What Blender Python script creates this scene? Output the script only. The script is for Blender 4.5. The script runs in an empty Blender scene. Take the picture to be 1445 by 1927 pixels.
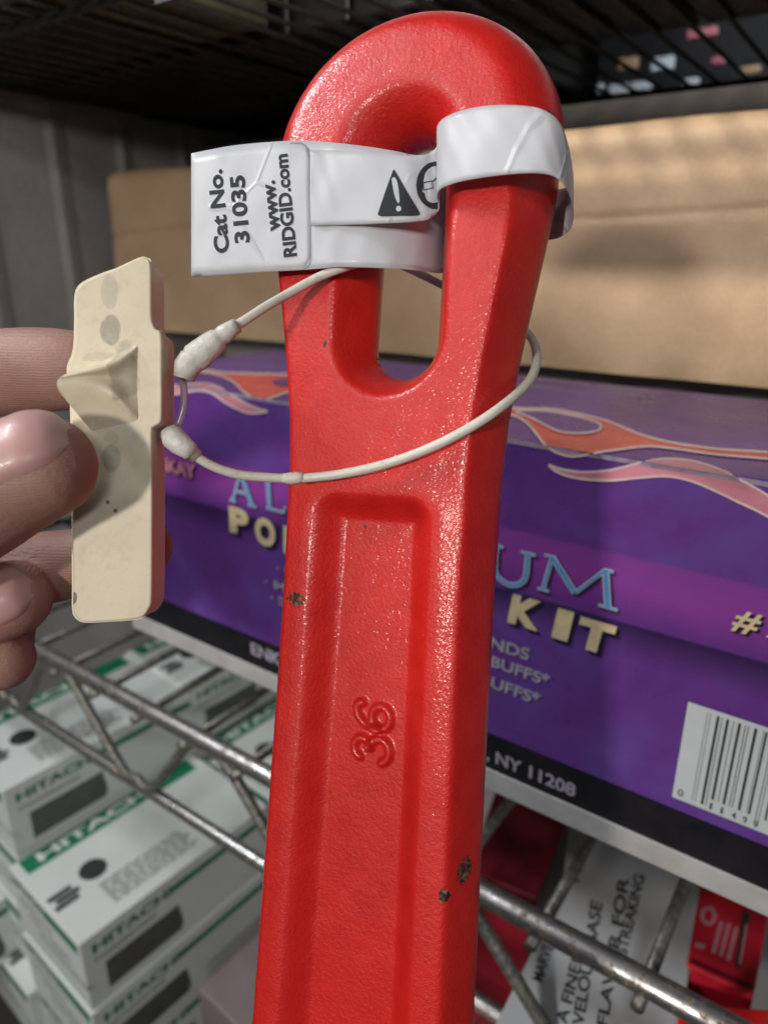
import bpy, math, random
import numpy as np
from mathutils import Vector, Matrix
random.seed(7)
R = math.radians
scene = bpy.context.scene
COL = scene.collection

# ------------------------------------------------------------------ camera
PITCH = R(20.0); FPX = 1350.0; CX, CY = 722.5, 963.5
CAM = Vector((0, 0, 1.4))
FW = Vector((0, math.cos(PITCH), -math.sin(PITCH)))
UP = Vector((0, math.sin(PITCH), math.cos(PITCH)))
RT = Vector((1, 0, 0))
cd = bpy.data.cameras.new('camera'); cam = bpy.data.objects.new('camera', cd); COL.objects.link(cam)
cam.location = CAM; cam.rotation_euler = (math.pi/2 - PITCH, 0, 0)
cd.sensor_fit = 'HORIZONTAL'; cd.sensor_width = 36.0; cd.lens = 36*FPX/1445
cd.clip_start = 0.01; cd.clip_end = 50
cd.dof.use_dof = True; cd.dof.focus_distance = 0.207; cd.dof.aperture_fstop = 13
scene.camera = cam

def ray(px, py): return FW + RT*((px-CX)/FPX) + UP*((CY-py)/FPX)
def P(px, py, dep): return CAM + ray(px, py)*dep
# shelf frame: u runs right along the shelf front, n runs into the shelf
AU = R(54.6)
SU = Vector((math.sin(AU), -math.cos(AU), 0)); SN = Vector((math.cos(AU), math.sin(AU), 0)); SZ = Vector((0, 0, 1))
SO = P(930, 1200, 0.36)
def hitd(px, py, d=0.0):
    r = ray(px, py); t = (d + (SO-CAM).dot(SN))/r.dot(SN); return CAM + r*t
def hitz(px, py, z):
    r = ray(px, py); t = (z-CAM.z)/r.z; return CAM + r*t
def hits(px, py, s):
    r = ray(px, py); t = (s + (SO-CAM).dot(SU))/r.dot(SU); return CAM + r*t
def sdz(p): q = p-SO; return q.dot(SU), q.dot(SN), q.z
def W(s, d, z): return SO + SU*s + SN*d + SZ*z

# ------------------------------------------------------------------ world, lamps, exposure
world = bpy.data.worlds.new('World'); scene.world = world; world.use_nodes = True
bg = world.node_tree.nodes['Background']; bg.inputs[0].default_value = (0.86, 0.92, 1.0, 1); bg.inputs[1].default_value = 0.055
def lamp(name, pos, target, sx, sy, power, color=(1, 1, 1)):
    l = bpy.data.lights.new(name, 'AREA'); l.shape = 'RECTANGLE'; l.size = sx; l.size_y = sy; l.energy = power; l.color = color
    o = bpy.data.objects.new(name, l); COL.objects.link(o); o.location = pos
    o.rotation_euler = (Vector(target)-Vector(pos)).to_track_quat('-Z', 'Y').to_euler(); return o
_arch = P(790, 60, 0.20); _kr = hitd(1190, 450, 0.203); _ks = hitd(1235, 275, 0.203)
_dir = (_kr-_arch).normalized()
lamp('aisle_lamp', _arch - _dir*1.3, _arch, 0.09, 0.09, 12.0, (1.0, 0.93, 0.84))
_da = (SN*0.95+SU*0.31).normalized()*math.cos(R(25)) - SZ*math.sin(R(25))
_sl = bpy.data.lights.new('ceiling_spotlight', 'SPOT'); _sl.energy = 165.0; _sl.color = (1.0, 0.94, 0.85); _sl.spot_size = R(9.5); _sl.spot_blend = 0.6; _sl.shadow_soft_size = 0.05
_so = bpy.data.objects.new('ceiling_spotlight', _sl); COL.objects.link(_so); _so.location = _ks - _da*1.7; _so.rotation_euler = _da.to_track_quat('-Z', 'Y').to_euler()
_tw = P(720, 300, .205); lamp('ceiling_tube_lamp', _tw + (-RT*0.75+UP*0.66-FW*0.16)*1.1, _tw, 0.45, 0.07, 13.0, (0.95, 0.97, 1.0))
lamp('wide_ceiling_lamp', CAM - RT*0.72 + UP*0.42 - FW*0.42, P(720, 800, .21), 0.9, 0.7, 2.4, (0.95, 0.97, 1.0))
lamp('far_aisle_lamp', W(0.9, -1.2, 0.70), W(-0.6, 0.25, 0.2), 0.3, 0.08, 6.5, (0.95, 0.97, 1.0))
lamp('packet_fill_lamp', W(0.2, 0.66, 0.75), W(0.2, 0.95, 0.40), 0.5, 0.1, 7.0, (0.85, 0.93, 1.0))  # added fill lamp, brightens the fronts of the packets beyond the upper shelf
scene.view_settings.view_transform = 'Standard'; scene.view_settings.look = 'None'
scene.view_settings.exposure = -0.40; scene.view_settings.gamma = 1.0

# ------------------------------------------------------------------ helpers
ORG = {}
def tag(o, label, cat, group=None):
    o['label'] = label; o['category'] = cat
    if group: o['group'] = group
    return o
def empty(name, loc, label, cat, group=None):
    o = bpy.data.objects.new(name, None); COL.objects.link(o); o.location = loc; ORG[o.name] = Vector(loc)
    o.empty_display_size = 0.02
    return tag(o, label, cat, group)
def mobj(name, verts, faces, mat, parent=None, smooth=False, loc=None, label=None):
    me = bpy.data.meshes.new(name)
    if parent is not None: base = ORG[parent.name]
    else: base = Vector(loc) if loc is not None else Vector((0, 0, 0))
    vs = [tuple(Vector(v)-base) for v in verts]
    me.from_pydata(vs, [], [tuple(int(i) for i in f) for f in faces]); me.update()
    if smooth: me.polygons.foreach_set('use_smooth', [True]*len(me.polygons))
    me.materials.append(mat)
    o = bpy.data.objects.new(name, me); COL.objects.link(o)
    if parent is not None:
        o.parent = parent
    else: o.location = base
    ORG[o.name] = base
    if label: o['label'] = label
    return o
def bevel(o, w, seg=2, ang=35):
    m = o.modifiers.new('bevel', 'BEVEL'); m.width = w; m.segments = seg; m.limit_method = 'ANGLE'; m.angle_limit = R(ang); return o
class N:
    def __init__(s, name):
        s.m = bpy.data.materials.new(name); s.m.use_nodes = True; s.t = s.m.node_tree; s.p = s.t.nodes['Principled BSDF']
    def n(s, typ, **kw):
        x = s.t.nodes.new(typ)
        for k, v in kw.items():
            if k.startswith('i_'):
                key = k[2:]; key = int(key) if key.isdigit() else key.replace('_', ' ')
                if isinstance(v, bpy.types.NodeSocket): s.t.links.new(v, x.inputs[key])
                else: x.inputs[key].default_value = v
            else: setattr(x, k, v)
        return x
    def co(s): return s.n('ShaderNodeTexCoord').outputs['Object']
    def noise(s, co, scale, detail=3, rough=0.55, dist=0.0):
        return s.n('ShaderNodeTexNoise', i_Vector=co, i_Scale=scale, i_Detail=detail, i_Roughness=rough, i_Distortion=dist).outputs[0]
    def ramp(s, fac, stops, interp='LINEAR'):
        r = s.n('ShaderNodeValToRGB', i_0=fac); cr = r.color_ramp; cr.interpolation = interp
        while len(cr.elements) < len(stops): cr.elements.new(0.5)
        for e, (p, c) in zip(cr.elements, stops):
            e.position = p; e.color = (c, c, c, 1) if isinstance(c, (int, float)) else (*c, 1)
        return r.outputs[0]
    def mix(s, fac, a, b, mode='MIX'):
        x = s.n('ShaderNodeMix', data_type='RGBA', blend_type=mode)
        for k, v in ((0, fac), (6, a), (7, b)):
            if isinstance(v, bpy.types.NodeSocket): s.t.links.new(v, x.inputs[k])
            else: x.inputs[k].default_value = v if k == 0 else (*v, 1)
        return x.outputs[2]
    def math(s, op, a, b=0.0, c=0.0):
        x = s.n('ShaderNodeMath', operation=op)
        for i, v in enumerate((a, b, c)):
            if isinstance(v, bpy.types.NodeSocket): s.t.links.new(v, x.inputs[i])
            else: x.inputs[i].default_value = v
        return x.outputs[0]
    def set(s, **kw):
        for k, v in kw.items():
            k = {'color': 'Base Color', 'rough': 'Roughness', 'metal': 'Metallic', 'coat': 'Coat Weight', 'coatr': 'Coat Roughness', 'normal': 'Normal', 'spec': 'Specular IOR Level', 'sss': 'Subsurface Weight', 'trans': 'Transmission Weight', 'alpha': 'Alpha'}[k]
            if isinstance(v, bpy.types.NodeSocket): s.t.links.new(v, s.p.inputs[k])
            else: s.p.inputs[k].default_value = (*v, 1) if isinstance(v, tuple) else v
        return s
    def bump(s, h, strength, dist):
        return s.n('ShaderNodeBump', i_Height=h, i_Strength=strength, i_Distance=dist).outputs[0]
def simple(name, c, rough=0.5, metal=0.0, var=0.12, scale=60, bump=0.0, bscale=400, coat=0.0, sss=0.0):
    m = N(name); co = m.co(); nz = m.noise(co, scale, 4)
    c2 = tuple(x*(1-var) for x in c); c3 = tuple(min(1, x*(1+var)) for x in c)
    m.set(color=m.ramp(nz, [(0.3, c2), (0.7, c3)]), rough=m.ramp(m.noise(co, scale*2.3, 3), [(0.3, max(0, rough-0.07)), (0.7, min(1, rough+0.07))]), metal=metal, coat=coat, sss=sss)
    if bump: m.set(normal=m.bump(m.noise(co, bscale, 4), bump, 0.001))
    return m.m

def catmull(pts, k=8):
    pts = [Vector(p) for p in pts]; out = []
    for i in range(len(pts)-1):
        p0 = pts[max(i-1, 0)]; p1 = pts[i]; p2 = pts[i+1]; p3 = pts[min(i+2, len(pts)-1)]
        for j in range(k):
            t = j/k
            out.append(0.5*((2*p1)+(p2-p0)*t+(2*p0-5*p1+4*p2-p3)*t*t+(-p0+3*p1-3*p2+p3)*t**3))
    out.append(pts[-1]); return out
def tube_geo(pts, rad, n=14):
    if not isinstance(rad, (list, tuple)): rad = [rad]*len(pts)
    V, F = [], []; up = Vector((0.13, 0.2, 0.97)).normalized(); prev = None
    for i, p in enumerate(pts):
        t = (pts[min(i+1, len(pts)-1)]-pts[max(i-1, 0)]).normalized()
        a = (prev if prev is not None else up); a = (a - t*a.dot(t))
        if a.length < 1e-4: a = t.orthogonal()
        a.normalize(); prev = a; b = t.cross(a)
        for k in range(n):
            th = 2*math.pi*k/n; V.append(p + (a*math.cos(th)+b*math.sin(th))*rad[i])
    for i in range(len(pts)-1):
        for k in range(n):
            F.append((i*n+k, i*n+(k+1) % n, (i+1)*n+(k+1) % n, (i+1)*n+k))
    F.append(tuple(range(n-1, -1, -1))); F.append(tuple((len(pts)-1)*n+k for k in range(n)))
    return V, F
def join(*gs):
    V, F = [], []
    for v, f in gs:
        o = len(V); V += list(v); F += [tuple(i+o for i in q) for q in f]
    return V, F
def box_geo(o, a, b, c):
    V = [o, o+a, o+a+b, o+b, o+c, o+a+c, o+a+b+c, o+b+c]
    return V, [(0, 3, 2, 1), (4, 5, 6, 7), (0, 1, 5, 4), (1, 2, 6, 5), (2, 3, 7, 6), (3, 0, 4, 7)]
_tc = {}
def text_geo(s, off=0.0):
    """glyph mesh: x scaled 0..1 along the word, y in cap heights"""
    if (s, off) in _tc: return _tc[(s, off)]
    def mk(tx):
        c = bpy.data.curves.new('t', 'FONT'); c.body = tx; c.offset = off; c.resolution_u = 5
        o = bpy.data.objects.new('t', c); COL.objects.link(o)
        me = o.to_mesh(); v = [tuple(q.co[:2]) for q in me.vertices]; f = [tuple(p.vertices) for p in me.polygons]
        o.to_mesh_clear(); bpy.data.objects.remove(o); bpy.data.curves.remove(c); return v, f
    hv, _ = mk('H'); y0 = min(q[1] for q in hv); y1 = max(q[1] for q in hv)
    v, f = mk(s); x0 = min(q[0] for q in v); x1 = max(q[0] for q in v)
    r = ([((x-x0)/(x1-x0), (y-y0)/(y1-y0)) for x, y in v], f); _tc[(s, off)] = r; return r
def text_px(name, s, p0, p1, ptop, fn, mat, parent, off=0.0, label=None):
    """text whose baseline runs p0->p1 (in the map's own coordinates) and whose cap height vector is ptop-p0"""
    v, f = text_geo(s, off)
    V = [fn(p0[0]+(p1[0]-p0[0])*x+(ptop[0]-p0[0])*y, p0[1]+(p1[1]-p0[1])*x+(ptop[1]-p0[1])*y) for x, y in v]
    return mobj(name, V, f, mat, parent, label=label)
def ribbon(pts, w, closed=False):
    n = len(pts); V, F = [], []
    for i in range(n):
        a = pts[(i-1) % n] if closed or i > 0 else pts[i]; b = pts[(i+1) % n] if closed or i < n-1 else pts[i]
        dx, dy = b[0]-a[0], b[1]-a[1]; L = math.hypot(dx, dy) or 1
        nx, ny = -dy/L*w/2, dx/L*w/2
        V += [(pts[i][0]+nx, pts[i][1]+ny), (pts[i][0]-nx, pts[i][1]-ny)]
    for i in range(n if closed else n-1):
        j = (i+1) % n; F.append((2*i, 2*i+1, 2*j+1, 2*j))
    return V, F
def smooth2(pts, k=5, closed=True):
    q = [Vector((a, b, 0)) for a, b in pts]
    if closed:
        n = len(q); out = []
        for i in range(n):
            p0, p1, p2, p3 = q[i-1], q[i], q[(i+1) % n], q[(i+2) % n]
            for j in range(k):
                t = j/k; v = 0.5*((2*p1)+(p2-p0)*t+(2*p0-5*p1+4*p2-p3)*t*t+(-p0+3*p1-3*p2+p3)*t**3); out.append((v.x, v.y))
        return out
    return [(v.x, v.y) for v in catmull(q, k)]
from mathutils.geometry import tessellate_polygon
def tess(poly):
    t = tessellate_polygon([[Vector((a, b, 0)) for a, b in poly]]); return poly, [tuple(x) for x in t]
def clip(poly, fn):
    out = []
    for i in range(len(poly)):
        a, b = poly[i-1], poly[i]; fa, fb = fn(*a), fn(*b)
        if (fa >= 0) != (fb >= 0):
            t = fa/(fa-fb); out.append((a[0]+(b[0]-a[0])*t, a[1]+(b[1]-a[1])*t))
        if fb >= 0: out.append(b)
    return out

# ------------------------------------------------------------------ materials
def m_wrench():
    m = N('red_cast_paint'); co = m.co()
    n1 = m.noise(co, 900, 5, 0.6); n2 = m.noise(co, 2600, 2, 0.5); n3 = m.noise(co, 120, 3)
    h = m.math('ADD', m.math('MULTIPLY', n1, 1.0), m.math('MULTIPLY', n2, 0.35))
    base = m.ramp(n3, [(0.3, (0.52, 0.010, 0.008)), (0.7, (0.60, 0.017, 0.012))])
    # worn chips where the paint is knocked off
    def chip(a, b, ra, rb, thr):
        sx = m.n('ShaderNodeSeparateXYZ', i_0=co)
        dx = m.math('DIVIDE', m.math('SUBTRACT', sx.outputs[0], a*SP), ra*SP); dy = m.math('DIVIDE', m.math('SUBTRACT', sx.outputs[1], b*SP), rb*SP)
        r = m.math('ADD', m.math('MULTIPLY', dx, dx), m.math('MULTIPLY', dy, dy))
        front = m.math('GREATER_THAN', sx.outputs[2], 0)
        v = m.math('ADD', m.math('SUBTRACT', 1.0, r), m.math('MULTIPLY', m.math('SUBTRACT', m.noise(co, 1100, 3, 0.6), 0.5), thr))
        return m.math('MULTIPLY', m.math('GREATER_THAN', v, 0.62), front)
    col = base; tot = None
    for (a, b, ra, rb, thr) in CHIPS:
        k = chip(a, b, ra, rb, thr); tot = k if tot is None else m.math('MAXIMUM', tot, k)
    rust = m.ramp(m.noise(co, 700, 4), [(0.42, (0.02, 0.013, 0.010)), (0.56, (0.13, 0.055, 0.02)), (0.66, (0.22, 0.17, 0.12))])
    # faint grime rubbed on the raised paint
    gr = m.ramp(m.noise(co, 45, 5, 0.65), [(0.62, 0.0), (0.8, 0.22)])
    col = m.mix(gr, base, (0.26, 0.010, 0.010)); col = m.mix(tot, col, rust)
    bp = m.bump(m.math('SUBTRACT', h, m.math('MULTIPLY', tot, 0.6)), 0.7, 0.0004)
    m.set(color=col, rough=m.ramp(n1, [(0.3, 0.33), (0.7, 0.46)]), spec=0.36, coat=0.42, coatr=0.14, normal=bp); bp2 = m.bump(m.noise(co, 1000, 2, 0.5), 0.42, 0.00045); m.t.links.new(bp2, m.p.inputs['Coat Normal'])
    return m.m
# wrench frame (units of one photo pixel at the wrench's depth)
DW = 0.215; SP = DW/FPX; YAW = R(25); ROLL = R(3.6)
WO = P(735, 963, DW)
_b = RT*math.sin(ROLL)+UP*math.cos(ROLL); _x = RT*math.cos(ROLL)-UP*math.sin(ROLL); _z = -FW
WA = _x*math.cos(YAW)+_z*math.sin(YAW); WB = _b; WC = -_x*math.sin(YAW)+_z*math.cos(YAW)
def L(a, b, c): return WO + (WA*a+WB*b+WC*c)*SP
def pxc(px, py, c):
    r = ray(px, py); o = WO+WC*(c*SP); t = (o-CAM).dot(WC)/r.dot(WC); q = CAM+r*t-WO
    return q.dot(WA)/SP, q.dot(WB)/SP
def Lp(px, py, c):
    a, b = pxc(px, py, c); return L(a, b, c)
CHIPS = []
for (px, py, ra, rb, thr) in ((556, 1128, 26, 20, 2.6), (831, 1692, 13, 19, 1.0), (857, 1662, 11, 36, 1.8), (672, 990, 4, 6, 1.4), (617, 650, 6, 12, 2.0), (1026, 190, 8, 10, 2.2)):
    a, b = pxc(px, py, 78 if 600 < px < 780 and py > 940 else 88); CHIPS.append((a, b, ra, rb, thr))
M_RED = m_wrench()

# ------------------------------------------------------------------ pipe wrench handle
def sstep(e0, e1, x):
    t = np.clip((x-e0)/(e1-e0), 0, 1); return t*t*(3-2*t)
def smin(a, b, k):
    h = np.clip(0.5+0.5*(b-a)/k, 0, 1); return b*(1-h)+a*h-k*h*(1-h)
BC = 655.0; RV = 262.0; HP = 64.0; HB, HT = 312.0, 628.0
def wpart(b):
    return np.interp(b, [-1400, -964, -337, -137, 63, 163, 263, 363, 463, 543, 655], [232, 222, 212, 210, 211, 216, 228, 244, 261, 273, 281])
def t2(b): return np.interp(b, [-1400, -964, -337, 63, 300, 463, 900], [78, 80, 84, 90, 98, 104, 104])
def strokes():
    segs = []
    def arc(cx, cy, rx, ry, a0, a1, n=18): return [(cx+rx*math.cos(R(a0+(a1-a0)*i/n)), cy+ry*math.sin(R(a0+(a1-a0)*i/n))) for i in range(n+1)]
    three = [arc(27, 64, 19, 18, 165, -80), arc(27, 24, 23, 22, 85, -165)]
    six = [arc(30, 25, 22, 21, 0, 360), [(8, 26), (8, 44), (14, 62), (26, 77), (40, 82), (50, 78), (54, 69)]]
    for (gl, bo) in ((three, -459), (six, -402)):
        for pl in gl:
            segs.append([(A0_36-y*.88, bo+x*.93) for x, y in pl])      # glyph x runs up the handle, glyph top points left
    return segs
A0_36 = 49
def dist_poly(A, B, pl):
    d = np.full(A.shape, 1e9)
    for (x0, y0), (x1, y1) in zip(pl[:-1], pl[1:]):
        vx, vy = x1-x0, y1-y0; L2 = vx*vx+vy*vy+1e-9
        t = np.clip(((A-x0)*vx+(B-y0)*vy)/L2, 0, 1); d = np.minimum(d, np.hypot(A-x0-t*vx, B-y0-t*vy))
    return d
def sdf(A, B):
    up = B > BC
    w = wpart(B); dw = (wpart(B+2)-wpart(B-2))/4
    do = np.where(up, wpart(np.array(BC))-np.hypot(A, (B-BC)*wpart(np.array(BC))/RV), (w-np.abs(A))/np.sqrt(1+dw*dw))
    yb = B-np.clip(B, HB, HT); dh = np.hypot(A-13, yb)-HP
    return do, dh
def height(A, B):
    do, dh = sdf(A, B); T = t2(B)
    arch = sstep(430, 700, B)
    fo = 38+arch*34; fh = 46+arch*16
    ho_l = T*np.clip(do, 0, None)/fo; hh_l = T*np.clip(dh, 0, None)/fh
    ro = T*np.sqrt(np.clip(1-(1-np.clip(do/(fo*1.25), 0, 1))**2, 0, 1)); rh = T*np.sqrt(np.clip(1-(1-np.clip(dh/(fh*1.3), 0, 1))**2, 0, 1))
    k = 22.0
    lin_o = smin(ho_l, T, k)+0; lin_h = smin(hh_l, T, k)+0
    # soften only once off the parting line so that the two halves meet at zero
    lin_o = np.where(do < fo*0.7, np.minimum(ho_l, lin_o), lin_o); lin_h = np.where(dh < fh*0.7, np.minimum(hh_l, lin_h), lin_h)
    m = 0.25+0.6*arch
    Ho = lin_o*(1-m)+ro*m; Hh = lin_h*(1-m)+rh*m
    h = np.where((do < 12) | (dh < 12), np.minimum(Ho, Hh), smin(Ho, Hh, 9.0))
    # recessed panel
    top = 30.0; rw = np.interp(B, [-1400, -964, -150, 60], [140, 132, 120, 116]); cr = 46.0
    qx = np.abs(A)-(rw-cr); qy = B-(top-cr)
    dr = -(np.hypot(np.maximum(qx, 0), np.maximum(qy, 0))+np.minimum(np.maximum(qx, qy), 0)-cr)
    sw = 50.0
    t = np.clip(dr/sw, 0, 1); t = t*t*(3-2*t)
    h = h-41.0*(0.25*np.clip(dr/sw, 0, 1)+0.75*t)*(dr > 0)
    # slight raised rolled rim beside the panel
    h = h+2.5*np.exp(-((dr+16)/22.0)**2)*(do > 30)*(dh > 60)
    for pl in STR:
        d = dist_poly(A, B, pl); h = h+11.5*(1-sstep(3.2, 10.0, d))
    return np.maximum(h, 0)
STR = strokes()
ST = 3.0
ga = np.arange(-291, 292, ST); gb = np.arange(-1290, 930, ST)
A, B = np.meshgrid(ga, gb, indexing='ij')
def dmin(A, B):
    a, b = sdf(A, B); return np.minimum(a, b)
D = dmin(A, B); keep = D > -ST*0.75
e = 0.5
for _ in range(3):
    near = (D < ST*0.45) & keep
    gx = (dmin(A+e, B)-dmin(A-e, B))/(2*e); gy = (dmin(A, B+e)-dmin(A, B-e))/(2*e); g2 = gx*gx+gy*gy+1e-6
    A = np.where(near, A-D*gx/g2, A); B = np.where(near, B-D*gy/g2, B); D = np.where(near, 0.0, dmin(A, B))
rng = np.random.RandomState(3)
Hh = height(A, B)
def fbm(A, B, seed, sc):
    r = np.random.RandomState(seed); out = np.zeros_like(A)
    for i in range(26):
        th = r.rand()*6.283; f = (0.5+r.rand()*1.5)/sc; out += np.sin(f*(A*math.cos(th)+B*math.sin(th))+r.rand()*6.283)
    return out/26
Hh = Hh+np.where(Hh > 6, fbm(A, B, 5, 14.0)*1.3, 0)
bound = D < 0.01
Hh = np.where(bound, 0, Hh)
idx = -np.ones(A.shape, int); ids = np.argwhere(keep); idx[keep] = np.arange(keep.sum())
na = keep.sum(); Va = np.stack([A[keep], B[keep], Hh[keep]], 1)*SP
bk = keep & ~bound; idx2 = idx.copy(); idx2[bk] = na+np.arange(bk.sum())
Vb = np.stack([A[bk], B[bk], -Hh[bk]], 1)*SP
q = keep[:-1, :-1] & keep[1:, :-1] & keep[1:, 1:] & keep[:-1, 1:]
Cc = (D[:-1, :-1]+D[1:, :-1]+D[1:, 1:]+D[:-1, 1:])
q &= Cc > 0.3
ii, jj = np.where(q)
F1 = np.stack([idx[ii, jj], idx[ii+1, jj], idx[ii+1, jj+1], idx[ii, jj+1]], 1)
F2 = np.stack([idx2[ii, jj], idx2[ii, jj+1], idx2[ii+1, jj+1], idx2[ii+1, jj]], 1)
VV = np.concatenate([Va, Vb]); FF = np.concatenate([F1, F2])
me = bpy.data.meshes.new('pipe_wrench'); me.from_pydata(VV.tolist(), [], FF.tolist()); me.update()
me.polygons.foreach_set('use_smooth', [True]*len(me.polygons)); me.materials.append(M_RED)
wr = bpy.data.objects.new('pipe_wrench', me); COL.objects.link(wr)
wr.matrix_world = Matrix(((WA.x, WB.x, WC.x, WO.x), (WA.y, WB.y, WC.y, WO.y), (WA.z, WB.z, WC.z, WO.z), (0, 0, 0, 1)))
tag(wr, 'red painted cast iron wrench handle with hanging hole and raised number 36', 'wrench')

# ------------------------------------------------------------------ paper label looped round the handle
M_LAB = None
def m_label():
    m = N('white_glossy_label'); co = m.co()
    vo = m.n('ShaderNodeTexVoronoi', i_Vector=co, i_Scale=38.0, feature='DISTANCE_TO_EDGE').outputs['Distance']
    msk = m.ramp(m.noise(co, 45, 2), [(0.48, 0.0), (0.56, 1.0)])
    cr = m.math('MULTIPLY', m.ramp(vo, [(0.0, 1.0), (0.03, 0.0)]), msk)
    h = m.math('ADD', m.math('MULTIPLY', m.noise(co, 55, 2), 0.9), m.math('MULTIPLY', cr, 0.8))
    col = m.ramp(m.noise(co, 50, 3), [(0.3, (0.56, 0.57, 0.60)), (0.7, (0.64, 0.65, 0.68))]); bp = m.bump(h, 0.4, 0.0013)
    m.set(color=col, rough=0.42, coat=0.06, normal=bp)
    tr = m.n('ShaderNodeBsdfTranslucent', i_Color=(0.9, 0.9, 0.92, 1)); mx = m.n('ShaderNodeMixShader', i_0=0.22); m.t.links.new(m.p.outputs[0], mx.inputs[1]); m.t.links.new(tr.outputs[0], mx.inputs[2])
    m.t.links.new(mx.outputs[0], m.t.nodes['Material Output'].inputs['Surface'])
    return m.m
M_LAB = m_label()
M_INK = simple('black_ink', (0.03, 0.032, 0.035), 0.75)
M_INK.node_tree.nodes['Principled BSDF'].inputs['Specular IOR Level'].default_value = 0.2
M_GLINE = simple('grey_line', (0.22, 0.22, 0.22), 0.5)
FRONT = [(584, 282, 424, 136), (610, 282, 424, 134), (640, 283, 423, 132), (700, 286, 421, 130), (760, 291, 418, 119), (795, 291, 415, 103), (813, 284, 408, 90), (824, 272, 397, 84), (826, 260, 385, 90), (822, 247, 373, 104), (824, 234, 361, 120), (836, 221, 351, 134), (866, 208, 341, 146), (910, 199, 333, 153), (960, 197, 327, 156), (1010, 202, 325, 153), (1042, 218, 331, 142), (1060, 244, 346, 122), (1072, 285, 368, 90), (1078, 325, 395, 45), (1078, 345, 417, 0), (1068, 352, 436, -50), (1040, 356, 450, -95), (985, 350, 452, -128), (920, 345, 452, -134), (870, 335, 460, -120), (842, 310, 480, -85)]
BACK = [(842, 300, 500, -70), (832, 292, 513, -30), (812, 292, 512, 15), (780, 291, 508, 60), (740, 283, 505, 92), (690, 275, 503, 114), (640, 269, 502, 126), (600, 266, 505, 131), (560, 264, 508, 136), (500, 267, 511, 145), (440, 273, 515, 153), (400, 280, 518, 158), (360, 288, 521, 161)]
def lerprow(rows, x):
    xs = [r[0] for r in rows]
    for i in range(len(xs)-1):
        lo, hi = min(xs[i], xs[i+1]), max(xs[i], xs[i+1])
        if lo <= x <= hi:
            t = (x-xs[i])/((xs[i+1]-xs[i]) or 1); return [rows[i][k]+(rows[i+1][k]-rows[i][k])*t for k in range(4)]
    return list(rows[0] if abs(x-xs[0]) < abs(x-xs[-1]) else rows[-1])
DENSE = {}
def sheet(rows, k=4, m=10, cyl=2.0, seed=1):
    pts = catmull([(r[0], r[1], r[2]) for r in rows], k); cs = catmull([(r[3], 0, 0) for r in rows], k)
    V, F = [], []; r = random.Random(seed)
    for i, (p, c) in enumerate(zip(pts, cs)):
        for j in range(m+1):
            v = j/m; y = p[1]+(p[2]-p[1])*v; bow = cyl*math.sin(v*math.pi)+0.9*math.sin(i*0.45+v*5+seed)+0.5*math.sin(i*0.9-v*9)
            V.append(Lp(p[0], y, c[0]+bow))
    n = len(pts); DENSE[seed] = (pts, m, list(V))
    for i in range(n-1):
        for j in range(m): F.append((i*(m+1)+j, (i+1)*(m+1)+j, (i+1)*(m+1)+j+1, i*(m+1)+j+1))
    return V, F
lab = empty('product_label', Lp(840, 400, 0), 'white glossy paper label with catalogue number looped round the red handle', 'label')
def solid(o, t):
    s = o.modifiers.new('solid', 'SOLIDIFY'); s.thickness = t; s.offset = 0; return o
solid(mobj('strap', *sheet(FRONT, 6, 12, 1.5, 1), M_LAB, lab, True), 0.00012)
solid(mobj('backing_sheet', *sheet(BACK, 6, 14, 0.3, 4), M_LAB, lab, True), 0.00012)
def labmap(lift, rows=None):
    def fn(x, y):
        rws = FRONT[:8] if (x > 586 and rows is None) else BACK[5:]
        r = lerprow(rws, x); v = (y-r[1])/(r[2]-r[1])
        return Lp(x, y, r[3]+lift)
    return fn
def on_sheet(seed, x, y, lift, xmax):
    pts, m, V = DENSE[seed]
    for i in range(len(pts)-1):
        a, b = pts[i], pts[i+1]
        if seed == 1 and a[0] > xmax: break
        if min(a[0], b[0]) <= x <= max(a[0], b[0]) and (seed == 1 or i > 20):
            t = (x-a[0])/((b[0]-a[0]) or 1); y0 = a[1]+(b[1]-a[1])*t; y1 = a[2]+(b[2]-a[2])*t
            v = min(.9999, max(0, (y-y0)/(y1-y0)))*m; j = int(v); f = v-j
            q0 = V[i*(m+1)+j].lerp(V[i*(m+1)+j+1], f); q1 = V[(i+1)*(m+1)+j].lerp(V[(i+1)*(m+1)+j+1], f); q = q0.lerp(q1, t)
            return q+(CAM-q).normalized()*(lift*SP)
    r = lerprow(BACK[5:] if seed == 4 else FRONT[:8], x); return Lp(x, y, r[3]+lift)
# rounded text patch
rad = 22; pl = [(360, 289), (400, 281), (440, 274.5), (500, 268.5), (545, 266.5)]
def arcp(cx, cy, r, a0, a1, n=6): return [(cx+r*math.cos(R(a0+(a1-a0)*i/n)), cy-r*math.sin(R(a0+(a1-a0)*i/n))) for i in range(n+1)]
def patch_grid():
    V, F = [], []; nx, ny = 26, 12
    for i in range(nx+1):
        x = 361+(583-361)*i/nx; r = lerprow(BACK[5:], x); y0, y1 = r[1]+1.2, r[2]-1.2
        ov = max(0, x-(583-rad)); dy = rad-math.sqrt(max(0, rad*rad-ov*ov)); y0 += dy; y1 -= dy
        sh = 0
        for j in range(ny+1):
            y = y0+(y1-y0)*j/ny; V.append(on_sheet(4, x, y, 1.5, 0))
    for i in range(nx):
        for j in range(ny): F.append((i*(ny+1)+j, (i+1)*(ny+1)+j, (i+1)*(ny+1)+j+1, i*(ny+1)+j+1))
    return V, F
solid(mobj('text_patch', *patch_grid(), M_LAB, lab, True), 0.0001)
lm = labmap(7.2)
lmb = lambda x, y: on_sheet(4, x, y, 3.0, 0)
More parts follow.
